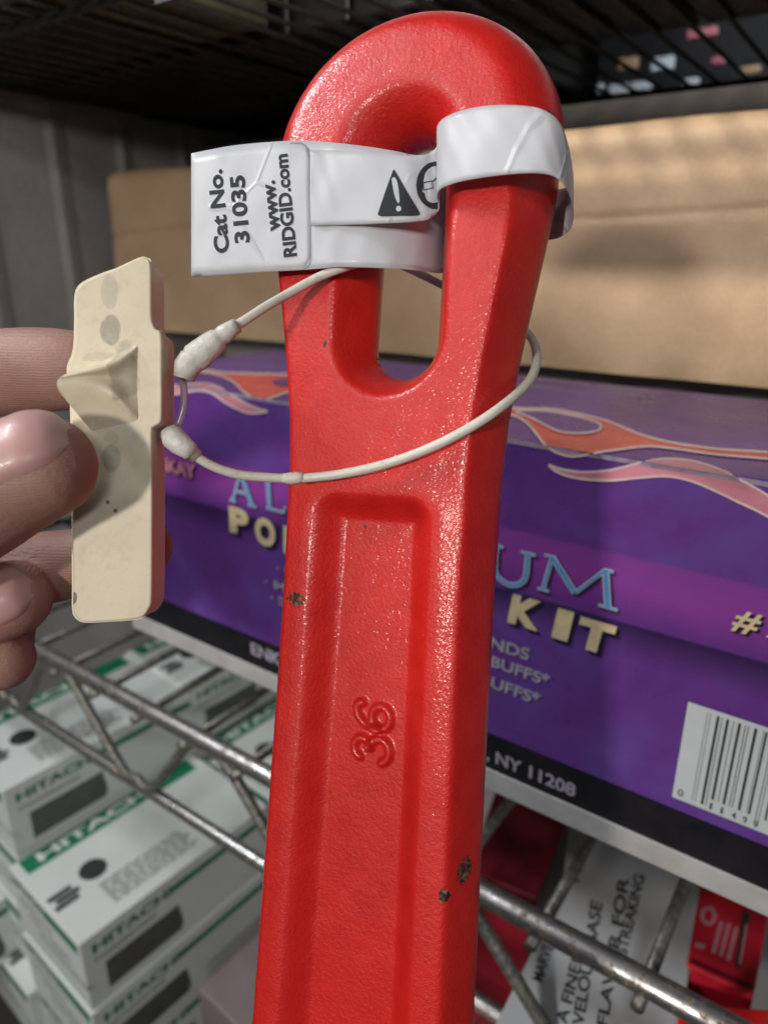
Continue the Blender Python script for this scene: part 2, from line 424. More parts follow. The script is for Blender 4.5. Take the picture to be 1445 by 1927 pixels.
text_px('lettering', 'Cat No.', (432, 474), (418, 317), (404, 477), lmb, M_INK, lab, 0.034)
text_px('lettering', '31035', (470, 455), (460, 328), (442, 458), lmb, M_INK, lab, 0.034)
text_px('lettering', 'www.', (528, 433), (517, 338), (501, 436), lmb, M_INK, lab, 0.034)
text_px('lettering', 'RIDGID.com', (559, 481), (541, 288), (534, 484), lmb, M_INK, lab, 0.034)
edge = [(545, 268)]+arcp(561, 290, 22, 90, 0)+[(583, 400), (584, 486)]+arcp(562, 486, 22, 0, -90)+[(545, 508)]
v, f = ribbon(edge, 1.6); mobj('patch_border', [lmb(x, y) for x, y in v], f, M_GLINE, lab)
ln = [(588+i*12, 424.5-0.0125*i*i*2.0) for i in range(18)]
v, f = ribbon([(x, 425-(x-588)*0.03-max(0, x-760)*0.08) for x, _ in ln], 1.6); mobj('seam_line', [on_sheet(1, x, y-2, 1.6, 825) for x, y in v], f, M_GLINE, lab)
# warning triangle and goggles emblem on the strap
fm = lambda lift: (lambda x, y: on_sheet(1, x, y, lift*.55, 825))
def subdiv_poly(poly, k=4):
    out = []
    for i in range(len(poly)):
        a, b = poly[i], poly[(i+1) % len(poly)]
        for j in range(k): out.append((a[0]+(b[0]-a[0])*j/k, a[1]+(b[1]-a[1])*j/k))
    return out
def strip_poly(poly, fn, step=2.0):
    """vertical slices of a shape that every vertical line crosses once"""
    def span(x):
        ys = []
        for i in range(len(poly)):
            a, b = poly[i-1], poly[i]
            if (a[0] <= x) != (b[0] <= x): ys.append(a[1]+(b[1]-a[1])*(x-a[0])/(b[0]-a[0]))
        return (min(ys), max(ys)) if len(ys) >= 2 else None
    xs = [p[0] for p in poly]; lo, hi = min(xs)+.05, max(xs)-.05; n = max(3, int((hi-lo)/step)); V, F = [], []; q = 8
    cols_ = [(lo+(hi-lo)*i/n, span(lo+(hi-lo)*i/n)) for i in range(n+1)]; cols_ = [c for c in cols_ if c[1]]
    for x, (a, b) in cols_: V += [fn(x, a+(b-a)*j/q) for j in range(q+1)]
    for i in range(len(cols_)-1):
        for j in range(q): F.append((i*(q+1)+j, (i+1)*(q+1)+j, (i+1)*(q+1)+j+1, i*(q+1)+j+1))
    return V, F
tri = smooth2([(737, 326), (741, 318), (746, 325), (766, 360), (788, 396), (789, 403), (782, 405), (750, 405.5), (718, 406), (711, 403), (713, 395), (724, 362)], 3)
mobj('warning_triangle', *strip_poly(tri, fm(4)), M_INK, lab)
ex = smooth2([(738, 345), (737, 335), (742, 333), (747, 340), (750, 356), (752, 378), (748, 381), (742, 366)], 4)
mobj('warning_triangle_mark', *strip_poly(ex, fm(5.5)), M_LAB, lab)
mobj('warning_triangle_mark', *strip_poly([(750+5.5*math.cos(t*0.5), 392+5.5*math.sin(t*0.5)) for t in range(13)], fm(5.5)), M_LAB, lab)
cir = [(821+38*math.cos(R(t)), 348+45*math.sin(R(t))) for t in range(0, 360, 10)]
mobj('goggles_emblem', *strip_poly(clip(cir, lambda a, b: 824-a), fm(4)), M_INK, lab)
head = clip(smooth2([(822, 312), (808, 316), (799, 328), (797, 340), (798, 352), (795, 360), (800, 364), (802, 374), (810, 380), (822, 380), (835, 370), (838, 320)], 4), lambda a, b: 823.5-a)
mobj('goggles_emblem_head', *strip_poly(head, fm(5.5)), M_LAB, lab)
v, f = ribbon([(796, 343), (813, 340), (815, 353), (797, 357), (796, 343)], 2.4); mobj('goggles_emblem_lens', [fm(7)(*p) for p in v], f, M_INK, lab)
v, f = ribbon([(814, 341), (823, 333)], 2.4); mobj('goggles_emblem_strap', [fm(7)(*p) for p in v], f, M_INK, lab)

# ------------------------------------------------------------------ beige security tag with its cable
def m_tag():
    m = N('beige_plastic'); co = m.co()
    col = m.ramp(m.noise(co, 70, 4), [(0.3, (0.60, 0.52, 0.37)), (0.7, (0.68, 0.60, 0.44))])
    dirt = m.ramp(m.noise(co, 260, 5, 0.7), [(0.5, 0.0), (0.75, 0.35)])
    col = m.mix(dirt, col, (0.36, 0.31, 0.22))
    sx = m.n('ShaderNodeSeparateXYZ', i_0=co)
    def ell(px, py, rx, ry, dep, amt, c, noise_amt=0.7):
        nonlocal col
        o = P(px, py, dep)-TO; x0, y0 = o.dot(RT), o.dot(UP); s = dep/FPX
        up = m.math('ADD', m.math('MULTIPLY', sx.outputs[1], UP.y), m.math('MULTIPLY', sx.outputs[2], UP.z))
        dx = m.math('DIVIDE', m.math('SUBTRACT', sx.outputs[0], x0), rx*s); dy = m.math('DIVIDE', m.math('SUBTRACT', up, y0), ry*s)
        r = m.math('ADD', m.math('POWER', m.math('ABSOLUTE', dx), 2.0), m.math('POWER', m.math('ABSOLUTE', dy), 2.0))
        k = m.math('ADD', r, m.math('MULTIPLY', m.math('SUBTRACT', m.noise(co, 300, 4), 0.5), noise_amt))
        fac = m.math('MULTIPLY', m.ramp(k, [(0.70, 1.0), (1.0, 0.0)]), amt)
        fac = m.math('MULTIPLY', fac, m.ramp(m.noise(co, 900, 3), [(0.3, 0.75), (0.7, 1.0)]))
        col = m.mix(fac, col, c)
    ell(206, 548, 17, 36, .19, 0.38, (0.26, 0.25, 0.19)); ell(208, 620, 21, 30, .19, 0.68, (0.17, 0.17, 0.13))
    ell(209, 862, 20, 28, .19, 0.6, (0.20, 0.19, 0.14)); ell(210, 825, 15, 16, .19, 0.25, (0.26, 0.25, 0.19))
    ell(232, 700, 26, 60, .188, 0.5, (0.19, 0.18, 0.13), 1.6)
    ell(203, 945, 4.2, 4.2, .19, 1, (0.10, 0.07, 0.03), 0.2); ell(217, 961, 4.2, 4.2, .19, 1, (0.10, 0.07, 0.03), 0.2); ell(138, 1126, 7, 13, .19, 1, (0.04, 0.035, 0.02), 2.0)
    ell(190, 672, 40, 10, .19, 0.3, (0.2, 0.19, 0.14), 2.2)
    m.set(color=col, rough=0.48, normal=m.bump(m.noise(co, 500, 4), 0.12, 0.0006), sss=0.05)
    m.p.inputs['Subsurface Radius'].default_value = (0.004, 0.003, 0.002); m.p.inputs['Subsurface Scale'].default_value = 0.3
    return m.m
TD = 0.190; TO = P(215, 1165, TD)
M_TAG = m_tag()
tg = empty('security_tag', TO, 'beige plastic security tag on a white cable held between finger and thumb', 'security tag')
out = [(141, 560), (147, 540), (165, 526), (215, 505), (258, 485), (274, 485), (283, 497), (284, 560), (285, 600), (292, 618), (303, 628), (304, 700), (304, 780), (300, 796), (289, 803), (285, 815), (286, 900), (286, 1000), (285, 1120), (280, 1145), (266, 1162), (240, 1167), (200, 1170), (160, 1171), (143, 1162), (137, 1145), (137, 1100), (136, 1000), (135, 900), (134, 800), (131, 730), (127, 700), (129, 684), (137, 665), (140, 640), (141, 600)]
def extr(poly, d0, d1, hx=0, hy=0):
    n = len(poly); V = [P(x, y, d0) for x, y in poly]; V += [V[i]+(FW*(d1-d0)) for i in range(n)]
    F = [tuple(range(n)), tuple(range(2*n-1, n-1, -1))]+[(i, i+n, (i+1) % n+n, (i+1) % n) for i in range(n)]
    return V, F
o = mobj('housing', *extr(smooth2(out, 3), TD, TD+0.0118), M_TAG, tg, True); bevel(o, 0.0011, 4, 50)
o.data.set_sharp_from_angle(angle=R(40))
ctr = Vector((214, 830))
o = mobj('seam_ridge', *extr([(x+(3.0 if x > 214 else -1.5), y+(0.8 if y > 830 else -0.8)) for x, y in smooth2(out, 3)], TD+0.0064, TD+0.0067), M_TAG, tg)
# curved thumb grip standing out of the face
def zc(x, y): return x*0.4464, 460+y*0.4464
C = [
 [(578, 420, 0), (540, 438, 0), (490, 462, 0), (430, 488, 0), (370, 510, 0), (330, 530, 0)],
 [(578, 430, .8), (545, 452, 4.0), (495, 482, 6.6), (430, 506, 8.8), (350, 526, 11), (256, 552, 13)],
 [(578, 446, .6), (550, 474, 3.4), (505, 503, 5.8), (445, 526, 8.0), (360, 543, 10.4), (250, 562, 12.8)],
 [(580, 590, .05), (550, 580, .2), (508, 566, .9), (448, 556, 4.0), (370, 556, 8.0), (244, 570, 12.6)],
 [(581, 712, .5), (545, 680, 3.4), (490, 620, 6.4), (430, 582, 7.4), (350, 566, 10.0), (240, 576, 13.0)],
 [(581, 728, .6), (545, 702, 3.6), (485, 646, 6.8), (415, 604, 8.0), (335, 590, 10.2), (238, 592, 13.0)],
 [(580, 740, .3), (545, 722, 1.8), (485, 680, 3.8), (420, 648, 6.4), (340, 632, 9.0), (250, 622, 12.0)],
 [(580, 748, 0), (545, 758, 0), (500, 768, 0), (440, 782, 0), (400, 790, 0), (385, 786, 0)]]
V, F = [], []; nn = 0
for cv in C:
    pp = catmull([(*zc(x, y), z) for x, y, z in cv], 5); nn = len(pp)
    for p in pp:
        # the photo pixel is where the raised point is seen, so go out along its own ray
        V.append(P(p[0], p[1], TD+0.0002-p[2]*0.001*0.62))
for r_ in range(len(C)-1):
    for j in range(nn-1): F.append((r_*nn+j, r_*nn+j+1, (r_+1)*nn+j+1, (r_+1)*nn+j))
F.append(tuple(nn-1+nn*r_ for r_ in range(len(C))))
o = mobj('thumb_grip', V, F, M_TAG, tg, True)
s = o.modifiers.new('sub', 'SUBSURF'); s.levels = 1; s.render_levels = 2
def m_cable():
    m = N('white_cable_sheath'); co = m.co()
    col = m.mix(m.ramp(m.noise(co, 500, 5, 0.7), [(0.55, 0.0), (0.78, 0.55)]), (0.60, 0.58, 0.50), (0.22, 0.20, 0.15))
    m.set(color=col, rough=0.45, normal=m.bump(m.noise(co, 350, 3), 0.3, 0.0006)); return m.m
M_CAB = m_cable(); M_FER = simple('white_ferrule', (0.60, 0.585, 0.53), 0.45, bump=0.4, bscale=500, var=.15, scale=300)
cab = [(345, 700, .1945), (385, 655, .194), (420, 628, .194), (460, 603, .196), (500, 577, .199), (545, 551, .203), (600, 521, .2045), (655, 500, .2045), (700, 490, .212), (745, 495, .228), (790, 515, .244), (850, 545, .252), (930, 585, .250), (975, 610, .242), (997, 632, .228), (1008, 655, .216), (1009, 685, .206), (996, 716, .1985), (968, 745, .1925), (930, 775, .1880), (880, 807, .1880), (820, 838, .1905), (760, 862, .194), (700, 880, .197), (640, 892, .200), (590, 898, .202), (548, 900, .203), (500, 898, .202), (450, 893, .200), (405, 879, .198), (365, 856, .196), (330, 825, .195)]
pts = catmull([P(x, y, d) for x, y, d in cab], 6)
mobj('cable', *tube_geo(pts, 0.00133, 14), M_CAB, tg, True)
bl = [P(x, y, d-0.0001) for x, y, d in ((532, 899.5, .2027), (540, 900, .2028), (548, 900, .203), (560, 899, .2027), (572, 897, .2025))]
mobj('splice', *tube_geo(bl, [.0013, .0016, .0018, .0017, .0013]), M_CAB, tg, True)
def fer(lst):
    return tube_geo([P(x, y, d) for x, y, d, r in lst], [r for *_, r in lst], 20)
mobj('ferrule', *fer([(346, 712, .1948, .0028), (352, 690, .1945, .0036), (362, 678, .194, .0038), (363.5, 676.5, .194, .0034), (366, 674, .194, .0040), (385, 659, .194, .0038), (399, 647, .194, .0035), (411, 637, .194, .0031), (414, 634, .194, .0024), (420, 630, .194, .0026), (434, 620, .1943, .0023), (446, 612, .195, .0020), (447, 611.5, .195, .0013)]), M_FER, tg, True)
mobj('ferrule', *fer([(318, 812, .196, .0030), (326, 824, .1955, .0034), (340, 836, .195, .0032), (354, 846, .1955, .0027), (360, 851, .196, .0026), (362, 852, .196, .0021), (371, 860, .1965, .0020), (372, 861, .1965, .0012)]), M_FER, tg, True)
cl = catmull([P(x, y, d) for x, y, d in ((338, 700, .199), (346, 730, .199), (345, 765, .199), (334, 800, .199))], 5)
M_CLR = N('clear_film'); M_CLR.set(color=(0.75, 0.68, 0.74), rough=0.15, trans=0.6); M_CLR = M_CLR.m
mobj('plastic_sleeve', *tube_geo(cl, .0010, 10), M_CLR, tg, True)

# ------------------------------------------------------------------ hand
def m_skin():
    m = N('skin'); co = m.co()
    col = m.ramp(m.noise(co, 60, 4), [(0.3, (0.25, 0.13, 0.100)), (0.7, (0.34, 0.19, 0.15))])
    col = m.mix(m.ramp(m.noise(co, 25, 3), [(0.45, 0.0), (0.7, 0.45)]), col, (0.38, 0.15, 0.13))
    wv = m.n('ShaderNodeTexWave', i_Vector=co, i_Scale=420, i_Distortion=3.0, i_Detail=2, bands_direction='Z').outputs['Fac']
    fl = m.n('ShaderNodeTexVoronoi', i_Vector=co, i_Scale=900.0, feature='DISTANCE_TO_EDGE').outputs['Distance']
    h = m.math('ADD', m.math('MULTIPLY', wv, 0.25), m.math('ADD', m.noise(co, 500, 5), m.math('MULTIPLY', m.ramp(fl, [(0.0, 0.0), (0.2, 1.0)]), 0.15)))
    m.set(color=col, rough=0.62, sss=0.25, normal=m.bump(h, 0.42, 0.0005)); m.p.inputs['Subsurface Radius'].default_value = (0.008, 0.003, 0.0015); m.p.inputs['Subsurface Scale'].default_value = 0.35
    return m.m
M_SKIN = m_skin()
def ball_chain(lst, k=6):
    """dense tapered chain with round ends"""
    pp = catmull([P(x, y, d) for x, y, d, r in lst], k); rr = [v.x for v in catmull([(r, 0, 0) for *_, r in lst], k)]
    t = (pp[-1]-pp[-2]).normalized(); e, re = pp[-1], rr[-1]
    for a in (20, 40, 60, 75, 86): pp.append(e+t*re*math.sin(R(a))); rr.append(max(re*math.cos(R(a)), 1e-4))
    return tube_geo(pp, rr, 24)
thumb = [(-520, 1280, .215, .034), (-330, 1170, .196, .026), (-200, 1075, .186, .0185), (-110, 990, .178, .0150), (-20, 928, .1762, .0146), (50, 893, .1750, .0133), (80, 879, .1746, .0129)]
index = [(-420, 900, .255, .0150), (-260, 790, .240, .0130), (-120, 722, .225, .0132), (20, 700, .214, .0128), (120, 696, .2095, .0118), (190, 700, .2085, .0100)]
middle = [(-420, 1120, .250, .0145), (-240, 1080, .240, .0125), (-80, 1075, .226, .0112), (60, 1072, .214, .0112), (180, 1050, .2115, .0095), (268, 1030, .2110, .0088)]
ring = [(-440, 1200, .245, .0140), (-260, 1180, .228, .0120), (-140, 1160, .208, .0120), (-60, 1146, .2005, .0116), (0, 1132, .199, .0112), (22, 1126, .1985, .0108)]
little = [(-420, 1330, .240, .0130), (-260, 1300, .226, .0105), (-130, 1270, .212, .0095), (-50, 1248, .206, .0094), (5, 1240, .205, .0090)]
palm = [(15, 1165, .236, .0165), (-120, 1190, .238, .021), (-300, 1240, .235, .026), (-420, 1120, .245, .030), (-600, 1150, .255, .032)]
hg = join(*[ball_chain(c) for c in (thumb, index, middle, ring, little, palm)])
hand = mobj('hand', *hg, M_SKIN, None, True, loc=P(-300, 1150, .22)); 
rm = hand.modifiers.new('remesh', 'REMESH'); rm.mode = 'VOXEL'; rm.voxel_size = 0.0009; rm.use_smooth_shade = True
sm = hand.modifiers.new('smooth', 'SMOOTH'); sm.factor = 0.6; sm.iterations = 6
tag(hand, "bare hand gripping the beige tag between thumb and fingers at the left edge", 'hand')
def m_nail():
    m = N('fingernail'); co = m.co()
    at = m.n('ShaderNodeAttribute', attribute_name='tint').outputs['Color']
    m.set(color=at, rough=0.42, coat=0.05, sss=0.15, normal=m.bump(m.noise(co, 250, 3), 0.12, 0.0006)); m.p.inputs['Subsurface Scale'].default_value = 0.002
    return m.m
M_NAIL = m_nail()
def nail(lst, u0, u1, f0, f1, lift, side, tipc=(0.47, 0.34, 0.28)):
    pp = catmull([P(x, y, d) for x, y, d, r in lst], 10); rr = [v.x for v in catmull([(r, 0, 0) for *_, r in lst], 10)]
    t = (pp[-1]-pp[-2]).normalized(); e, re = pp[-1], rr[-1]
    for a in range(5, 66, 5): pp.append(e+t*re*math.sin(R(a))); rr.append(re*math.cos(R(a)))
    n = len(pp); i0, i1 = int(u0*(len(lst)*10-10+5)), n-1
    cum = [0.0]
    for q_ in range(i0+1, n): cum.append(cum[-1]+(pp[q_]-pp[q_-1]).length); V, F, T = [], [], []; mrow = 20; cnt = i1-i0
    for i in range(i0, i1+1):
        tt = (pp[min(i+1, n-1)]-pp[max(i-1, 0)]).normalized(); up = UP-tt*UP.dot(tt); up.normalize(); fr = -FW; fr = fr-tt*fr.dot(tt)-up*fr.dot(up); fr.normalize()
        s = cum[i-i0]/cum[-1]
        wd = 1.0
        if s > 0.72: wd = math.sqrt(max(0.0, 1-((s-0.72)/0.30)**2.6))
        if s < 0.14: wd = math.sqrt(max(0.0, 1-((0.14-s)/0.14)**2*0.8))
        mid = (f0+f1)/2; hw = (f1-f0)/2*max(wd, 0.5)
        for j in range(mrow+1):
            ph = R(mid-hw+2*hw*j/mrow); ej = 1-abs(2*j/mrow-1)**8
            V.append(pp[i]+(fr*math.cos(ph)+up*math.sin(ph))*(rr[i]*1.0+lift*ej*(1 if s < .86 else 1-1.25*(s-.86)/.14)-0.0002))
            lun = s < 0.26-0.16*abs(2*j/mrow-1)**2
            c = (0.54, 0.40, 0.39) if lun else (0.46, 0.26, 0.245)
            k = min(1, max(0, (s-0.84)/0.06)); c = tuple(c[q]*(1-k)+tipc[q]*k for q in range(3)); T.append((*c, 1))
    w = mrow+1
    for i in range(cnt):
        for j in range(mrow): F.append((i*w+j, i*w+j+1, (i+1)*w+j+1, (i+1)*w+j))
    o = mobj('fingernail', V, F, M_NAIL, hand, True)
    at = o.data.attributes.new('tint', 'FLOAT_COLOR', 'POINT')
    for i, c in enumerate(T): at.data[i].color = c
    return o
nail(thumb, 0.713, 0.985, -16, 92, 0.0015, 1)
nail(ring, 0.64, 0.985, -40, 62, 0.0011, 1, (0.42, 0.23, 0.215))

# ------------------------------------------------------------------ purple printed carton
ZT = sdz(hitd(960, 828))[2]; ZB = sdz(hitd(1200, 1585))[2]           # top edge and bottom of the white base strip
ZBK = sdz(hitd(1200, 1544))[2]; ZBP = sdz(hitd(1200, 1505))[2]
_c = [sdz(hitd(x, y))[2] for x, y in ((1150, 1484), (530, 1210), (1445, 1608))]; ZBP = sum(_c)/3
_c = [sdz(hitd(x, y))[2] for x, y in ((930, 1485), (1445, 1648), (300, 1165))]; ZBK = sum(_c)/3
_c = [sdz(hitd(x, y))[2] for x, y in ((930, 1518), (1445, 1697), (300, 1195))]; ZB = sum(_c)/3
SL = sdz(hitd(250, 1150))[0]; SR = sdz(hitd(1700, 1500))[0]; DEP = 0.17
ZBAND0 = sum(sdz(hitd(x, y))[2] for x, y in ((545, 975), (1445, 1255), (935, 1112)))/3
ZBAND1 = sum(sdz(hitd(x, y))[2] for x, y in ((372, 850), (1445, 1117), (940, 997)))/3
print('box z', ZT, ZBAND1, ZBAND0, ZBP, ZBK, ZB, 'ext', SL, SR)
def m_purple():
    m = N('purple_print'); co = m.co(); sx = m.n('ShaderNodeSeparateXYZ', i_0=co)
    z0 = BASE.z; zz = m.math('DIVIDE', m.math('SUBTRACT', sx.outputs[2], SO.z+ZB-z0), ZT-ZB)
    cloud = m.noise(co, 14, 4, 0.55, 0.4); fine = m.noise(co, 55, 5, 0.6)
    a = m.ramp(m.math('ADD', m.math('MULTIPLY', cloud, 0.75), m.math('MULTIPLY', fine, 0.25)), [(0.30, (0.078, 0.026, 0.16)), (0.48, (0.115, 0.036, 0.215)), (0.60, (0.115, 0.052, 0.26)), (0.78, (0.20, 0.085, 0.32))])
    b0, b1 = (ZBAND0-ZB)/(ZT-ZB), (ZBAND1-ZB)/(ZT-ZB)
    band = m.ramp(zz, [(b0-0.07, (0.0, 0.0, 0.0)), (b0-0.006, (0.0, 0, 0)), (b0+0.004, 1.0), (b1-0.004, 1.0), (b1+0.004, 0.0)])
    bc = m.ramp(m.math('ADD', zz, m.math('MULTIPLY', cloud, 0.08)), [(b0+0.03, (0.095, 0.028, 0.18)), ((b0+b1)/2+0.05, (0.22, 0.045, 0.28)), (b1+0.04, (0.19, 0.045, 0.26))])
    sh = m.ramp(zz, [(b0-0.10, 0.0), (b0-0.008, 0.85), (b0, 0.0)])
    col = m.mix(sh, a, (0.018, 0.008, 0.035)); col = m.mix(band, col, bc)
    m.set(color=col, rough=m.ramp(fine, [(0.3, 0.24), (0.7, 0.36)]), spec=0.32, normal=m.bump(m.math('ADD', m.noise(co, 22, 3), m.math('MULTIPLY', m.noise(co, 1500, 2), 0.01)), 0.25, 0.002))
    return m.m
BASE = W((SL+SR)/2, DEP/2, ZB)
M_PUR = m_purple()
M_BLK = simple('black_print', (0.012, 0.011, 0.013), 0.35, var=.3); M_WST = simple('white_board', (0.40, 0.39, 0.38), 0.7, bump=.15)
M_CREAM = simple('cream_ink', (0.60, 0.50, 0.29), 0.4, var=.15, scale=90); M_SHD = simple('dark_purple_ink', (0.016, 0.008, 0.03), 0.35)
M_GREYT = simple('grey_ink', (0.36, 0.33, 0.40), 0.4); M_BLUE = simple('blue_ink', (0.10, 0.27, 0.52), 0.35); M_LBL = simple('pale_blue_ink', (0.50, 0.58, 0.66), 0.35)
M_COR = simple('coral_ink', (0.62, 0.09, 0.075), 0.32, var=.25, scale=30); M_PNK = simple('pink_ink', (0.58, 0.22, 0.28), 0.32, var=.25, scale=30); M_EDGE = simple('pale_outline_ink', (0.62, 0.48, 0.45), 0.35); M_SLIT = simple('worn_edge', (0.26, 0.22, 0.30), 0.5, var=.3, scale=200)
bx = empty('printed_carton', BASE, 'long purple carton with coral flames and polishing kit lettering on wire shelf', 'box')
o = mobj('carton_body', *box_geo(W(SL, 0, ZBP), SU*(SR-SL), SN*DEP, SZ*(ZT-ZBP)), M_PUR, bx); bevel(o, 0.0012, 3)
o = mobj('black_band', *box_geo(W(SL, -0.0002, ZBK), SU*(SR-SL), SN*(DEP+.0004), SZ*(ZBP-ZBK)), M_BLK, bx); 
o = mobj('base_strip', *box_geo(W(SL-.001, -0.0012, ZB), SU*(SR-SL+.002), SN*(DEP+.002), SZ*(ZBK-ZB-.00005)), M_WST, bx); bevel(o, 0.0005, 2)
EP = 0.00012
def fmap(layer): return lambda x, y: hitd(x, y, -EP*layer-0.0001)
def tmap(layer): return lambda x, y: hitz(x, y, SO.z+ZT+EP*layer+0.0001)
EDGE = lambda x: 828+(x-960)*0.1668
def flame(poly, mat, k=5, lay=2, ow=4.5, name='flame_print'):
    pl = smooth2(poly, k)
    for sgn, mp, nm in ((1, fmap, 'f'), (-1, tmap, 't')):
        c = clip(pl, lambda a, b: sgn*(b-EDGE(a))-1.5)
        if len(c) < 3: continue
        v, f = tess(c); mobj(name, [mp(lay)(*p) for p in v], f, mat, bx)
        rv, rf = ribbon(c, ow, True)
        # outline only along the true outline, not along the carton's edge
        keepf = []
        for i, q in enumerate(rf):
            a, b = c[i], c[(i+1) % len(c)]
            if abs(b[1]-EDGE(b[0])) < 2.2 and abs(a[1]-EDGE(a[0])) < 2.2: continue
            if abs(a[0]-b[0])+abs(a[1]-b[1]) > 60: continue
            keepf.append(q)
        mobj(name+'_outline', [mp(lay+1)(*p) for p in rv], keepf, M_EDGE, bx)
Z8 = lambda L_: [(860+x*.4463, 640+y*.4463) for x, y in L_]
Z9 = lambda L_: [(300+x*.18, 620+y*.18) for x, y in L_]
flame(Z8([(-200, 240), (60, 262), (245, 286), (400, 290), (520, 312), (640, 342), (760, 392), (900, 430), (1100, 458), (1311, 472), (1700, 500), (1700, 545), (1311, 500), (1100, 482), (900, 455), (800, 447), (700, 458), (600, 472), (500, 490), (430, 478), (375, 445), (335, 395), (290, 345), (220, 312), (60, 290), (-200, 262)]), M_COR, 4, 2)
tear = smooth2(Z8([(245, 300), (360, 296), (480, 315), (580, 342), (607, 362), (590, 382), (520, 392), (440, 386), (380, 362), (310, 325)]), 4)
v, f = tess(tear); mobj('flame_print', [tmap(5)(*p) for p in v], f, M_PUR, bx); v, f = ribbon(tear, 4, True); mobj('flame_print_outline', [tmap(6)(*p) for p in v], f, M_EDGE, bx)
flame(Z8([(385, 525), (430, 542), (520, 556), (620, 552), (700, 536), (780, 515), (850, 502), (920, 500), (1020, 515), (1120, 550), (1200, 592), (1311, 655), (1500, 780), (1520, 880), (1311, 745), (1180, 680), (1080, 632), (980, 592), (880, 574), (760, 581), (640, 592), (520, 584), (430, 560)]), M_PNK, 4, 2)
flame(Z9([(250, 330), (420, 405), (560, 432), (700, 450), (1000, 460), (1360, 465), (1700, 440), (2300, 480), (2300, 700), (1700, 640), (1360, 655), (1240, 690), (1100, 730), (980, 705), (880, 650), (790, 560), (690, 500), (560, 460), (400, 430)]), M_COR, 4, 2, 3.5)
flame(Z9([(100, 600), (270, 575), (430, 562), (600, 592), (750, 682), (900, 770), (1040, 830), (1130, 855), (1000, 876), (880, 860), (700, 770), (560, 672), (430, 638), (280, 655), (100, 680)]), M_PNK, 4, 2, 3.5)
v, f = tess(smooth2(Z9([(1180, 545), (1250, 515), (1360, 505), (1500, 500), (1500, 590), (1360, 590), (1240, 585)]), 3)); mobj('flame_print', [tmap(5)(*p) for p in v], f, M_PUR, bx)
# faint printed lines of small text on the lid
for i, (x0, x1, y0) in enumerate(((985, 1110, 708), (1125, 1245, 724), (985, 1060, 722), (1160, 1235, 736))):
    text_px('lid_lettering', 'WWWWWWWWWW', (x0, y0+6), (x1, y0+6+(x1-x0)*.11), (x0-2, y0), tmap(2), M_GREYT, bx, 0.01)
# worn front fold line
v, f = ribbon([(x, EDGE(x)+(0.8*math.sin(x*.05))) for x in range(250, 1700, 12)], 5)
ev = []
for i, (x, y) in enumerate(v): ev.append(hitd(x, EDGE(x), -0.0004)+SZ*((-0.0016 if i % 2 else 0.0004)))
mobj('worn_fold', ev, f, M_SLIT, bx)
# writing
def ftext(s, x0, y0, x1, hpx, mat, off=0.0, lay=3, name='lettering', sh=None, skew=0.0):
    a = sdz(hitd(x0, y0)); b = sdz(hitd(x1, y0+(x1-x0)*(y0-450)/(x0+1303)))
    h = sdz(hitd(x0, y0-hpx))[2]-a[2]; w = b[0]-a[0]
    def fn(s_, z_, l=lay): return W(s_, -EP*l-.0001, z_)
    if sh:
        text_px(name+'_shadow', s, (a[0]+w*sh, a[2]-h*.10), (a[0]+w*(1+sh), a[2]-h*.10), (a[0]+w*sh+h*skew, a[2]+h*.93), lambda p, q_: fn(p, q_, lay-1), M_SHD, bx, off+.02)
    return text_px(name, s, (a[0], a[2]), (a[0]+w, a[2]), (a[0]+h*skew, a[2]+h), fn, mat, bx, off)
for t_, a_, b_, c_, h_ in (('K', 955, 1170, 1013, 57), ('I', 1038, 1198, 1068, 59), ('T', 1080, 1214, 1146, 59)): ftext(t_, a_, b_, c_, h_, M_CREAM, 0.06, 5, sh=.10 if t_ != 'I' else .18, skew=.13)
for t_, a_, b_, c_, h_ in (('P', 434, 1000, 470, 49), ('O', 482, 1021, 520, 51), ('L', 535, 1040, 562, 52), ('ISHING', 575, 1056, 900, 54)): ftext(t_, a_, b_, c_, h_, M_CREAM, 0.06, 5, sh=.12 if len(t_) < 2 else .012, skew=.04)
ftext('# 240', 1374, 1180, 1560, 42, M_CREAM, 0.02, 5, sh=.02, skew=.25)
ftext('ENKAY', 285, 880, 372, 26, M_PNK, 0.04, 5, sh=.02)
ftext('COMPOUNDS', 775, 1169, 995, 21, M_GREYT, 0.025, 4, skew=.06); ftext('BUFFS*', 924, 1253, 1034, 21, M_GREYT, 0.025, 4, skew=.06); ftext('BUFFS*', 905, 1286, 1016, 21, M_GREYT, 0.025, 4, skew=.06)
ftext('\u00b7 ME', 522, 1075, 575, 14, M_GREYT, 0.02, 4); ftext('\u00b7 MULTI', 500, 1102, 610, 17, M_GREYT, 0.02, 4); ftext('\u00b7 S-TA', 511, 1132, 590, 17, M_GREYT, 0.02, 4)
ftext('ENKAY', 474, 1230, 570, 22, M_GREYT, 0.03, 4); ftext(', NY 11208', 915, 1428, 1082, 23, M_GREYT, 0.03, 4)
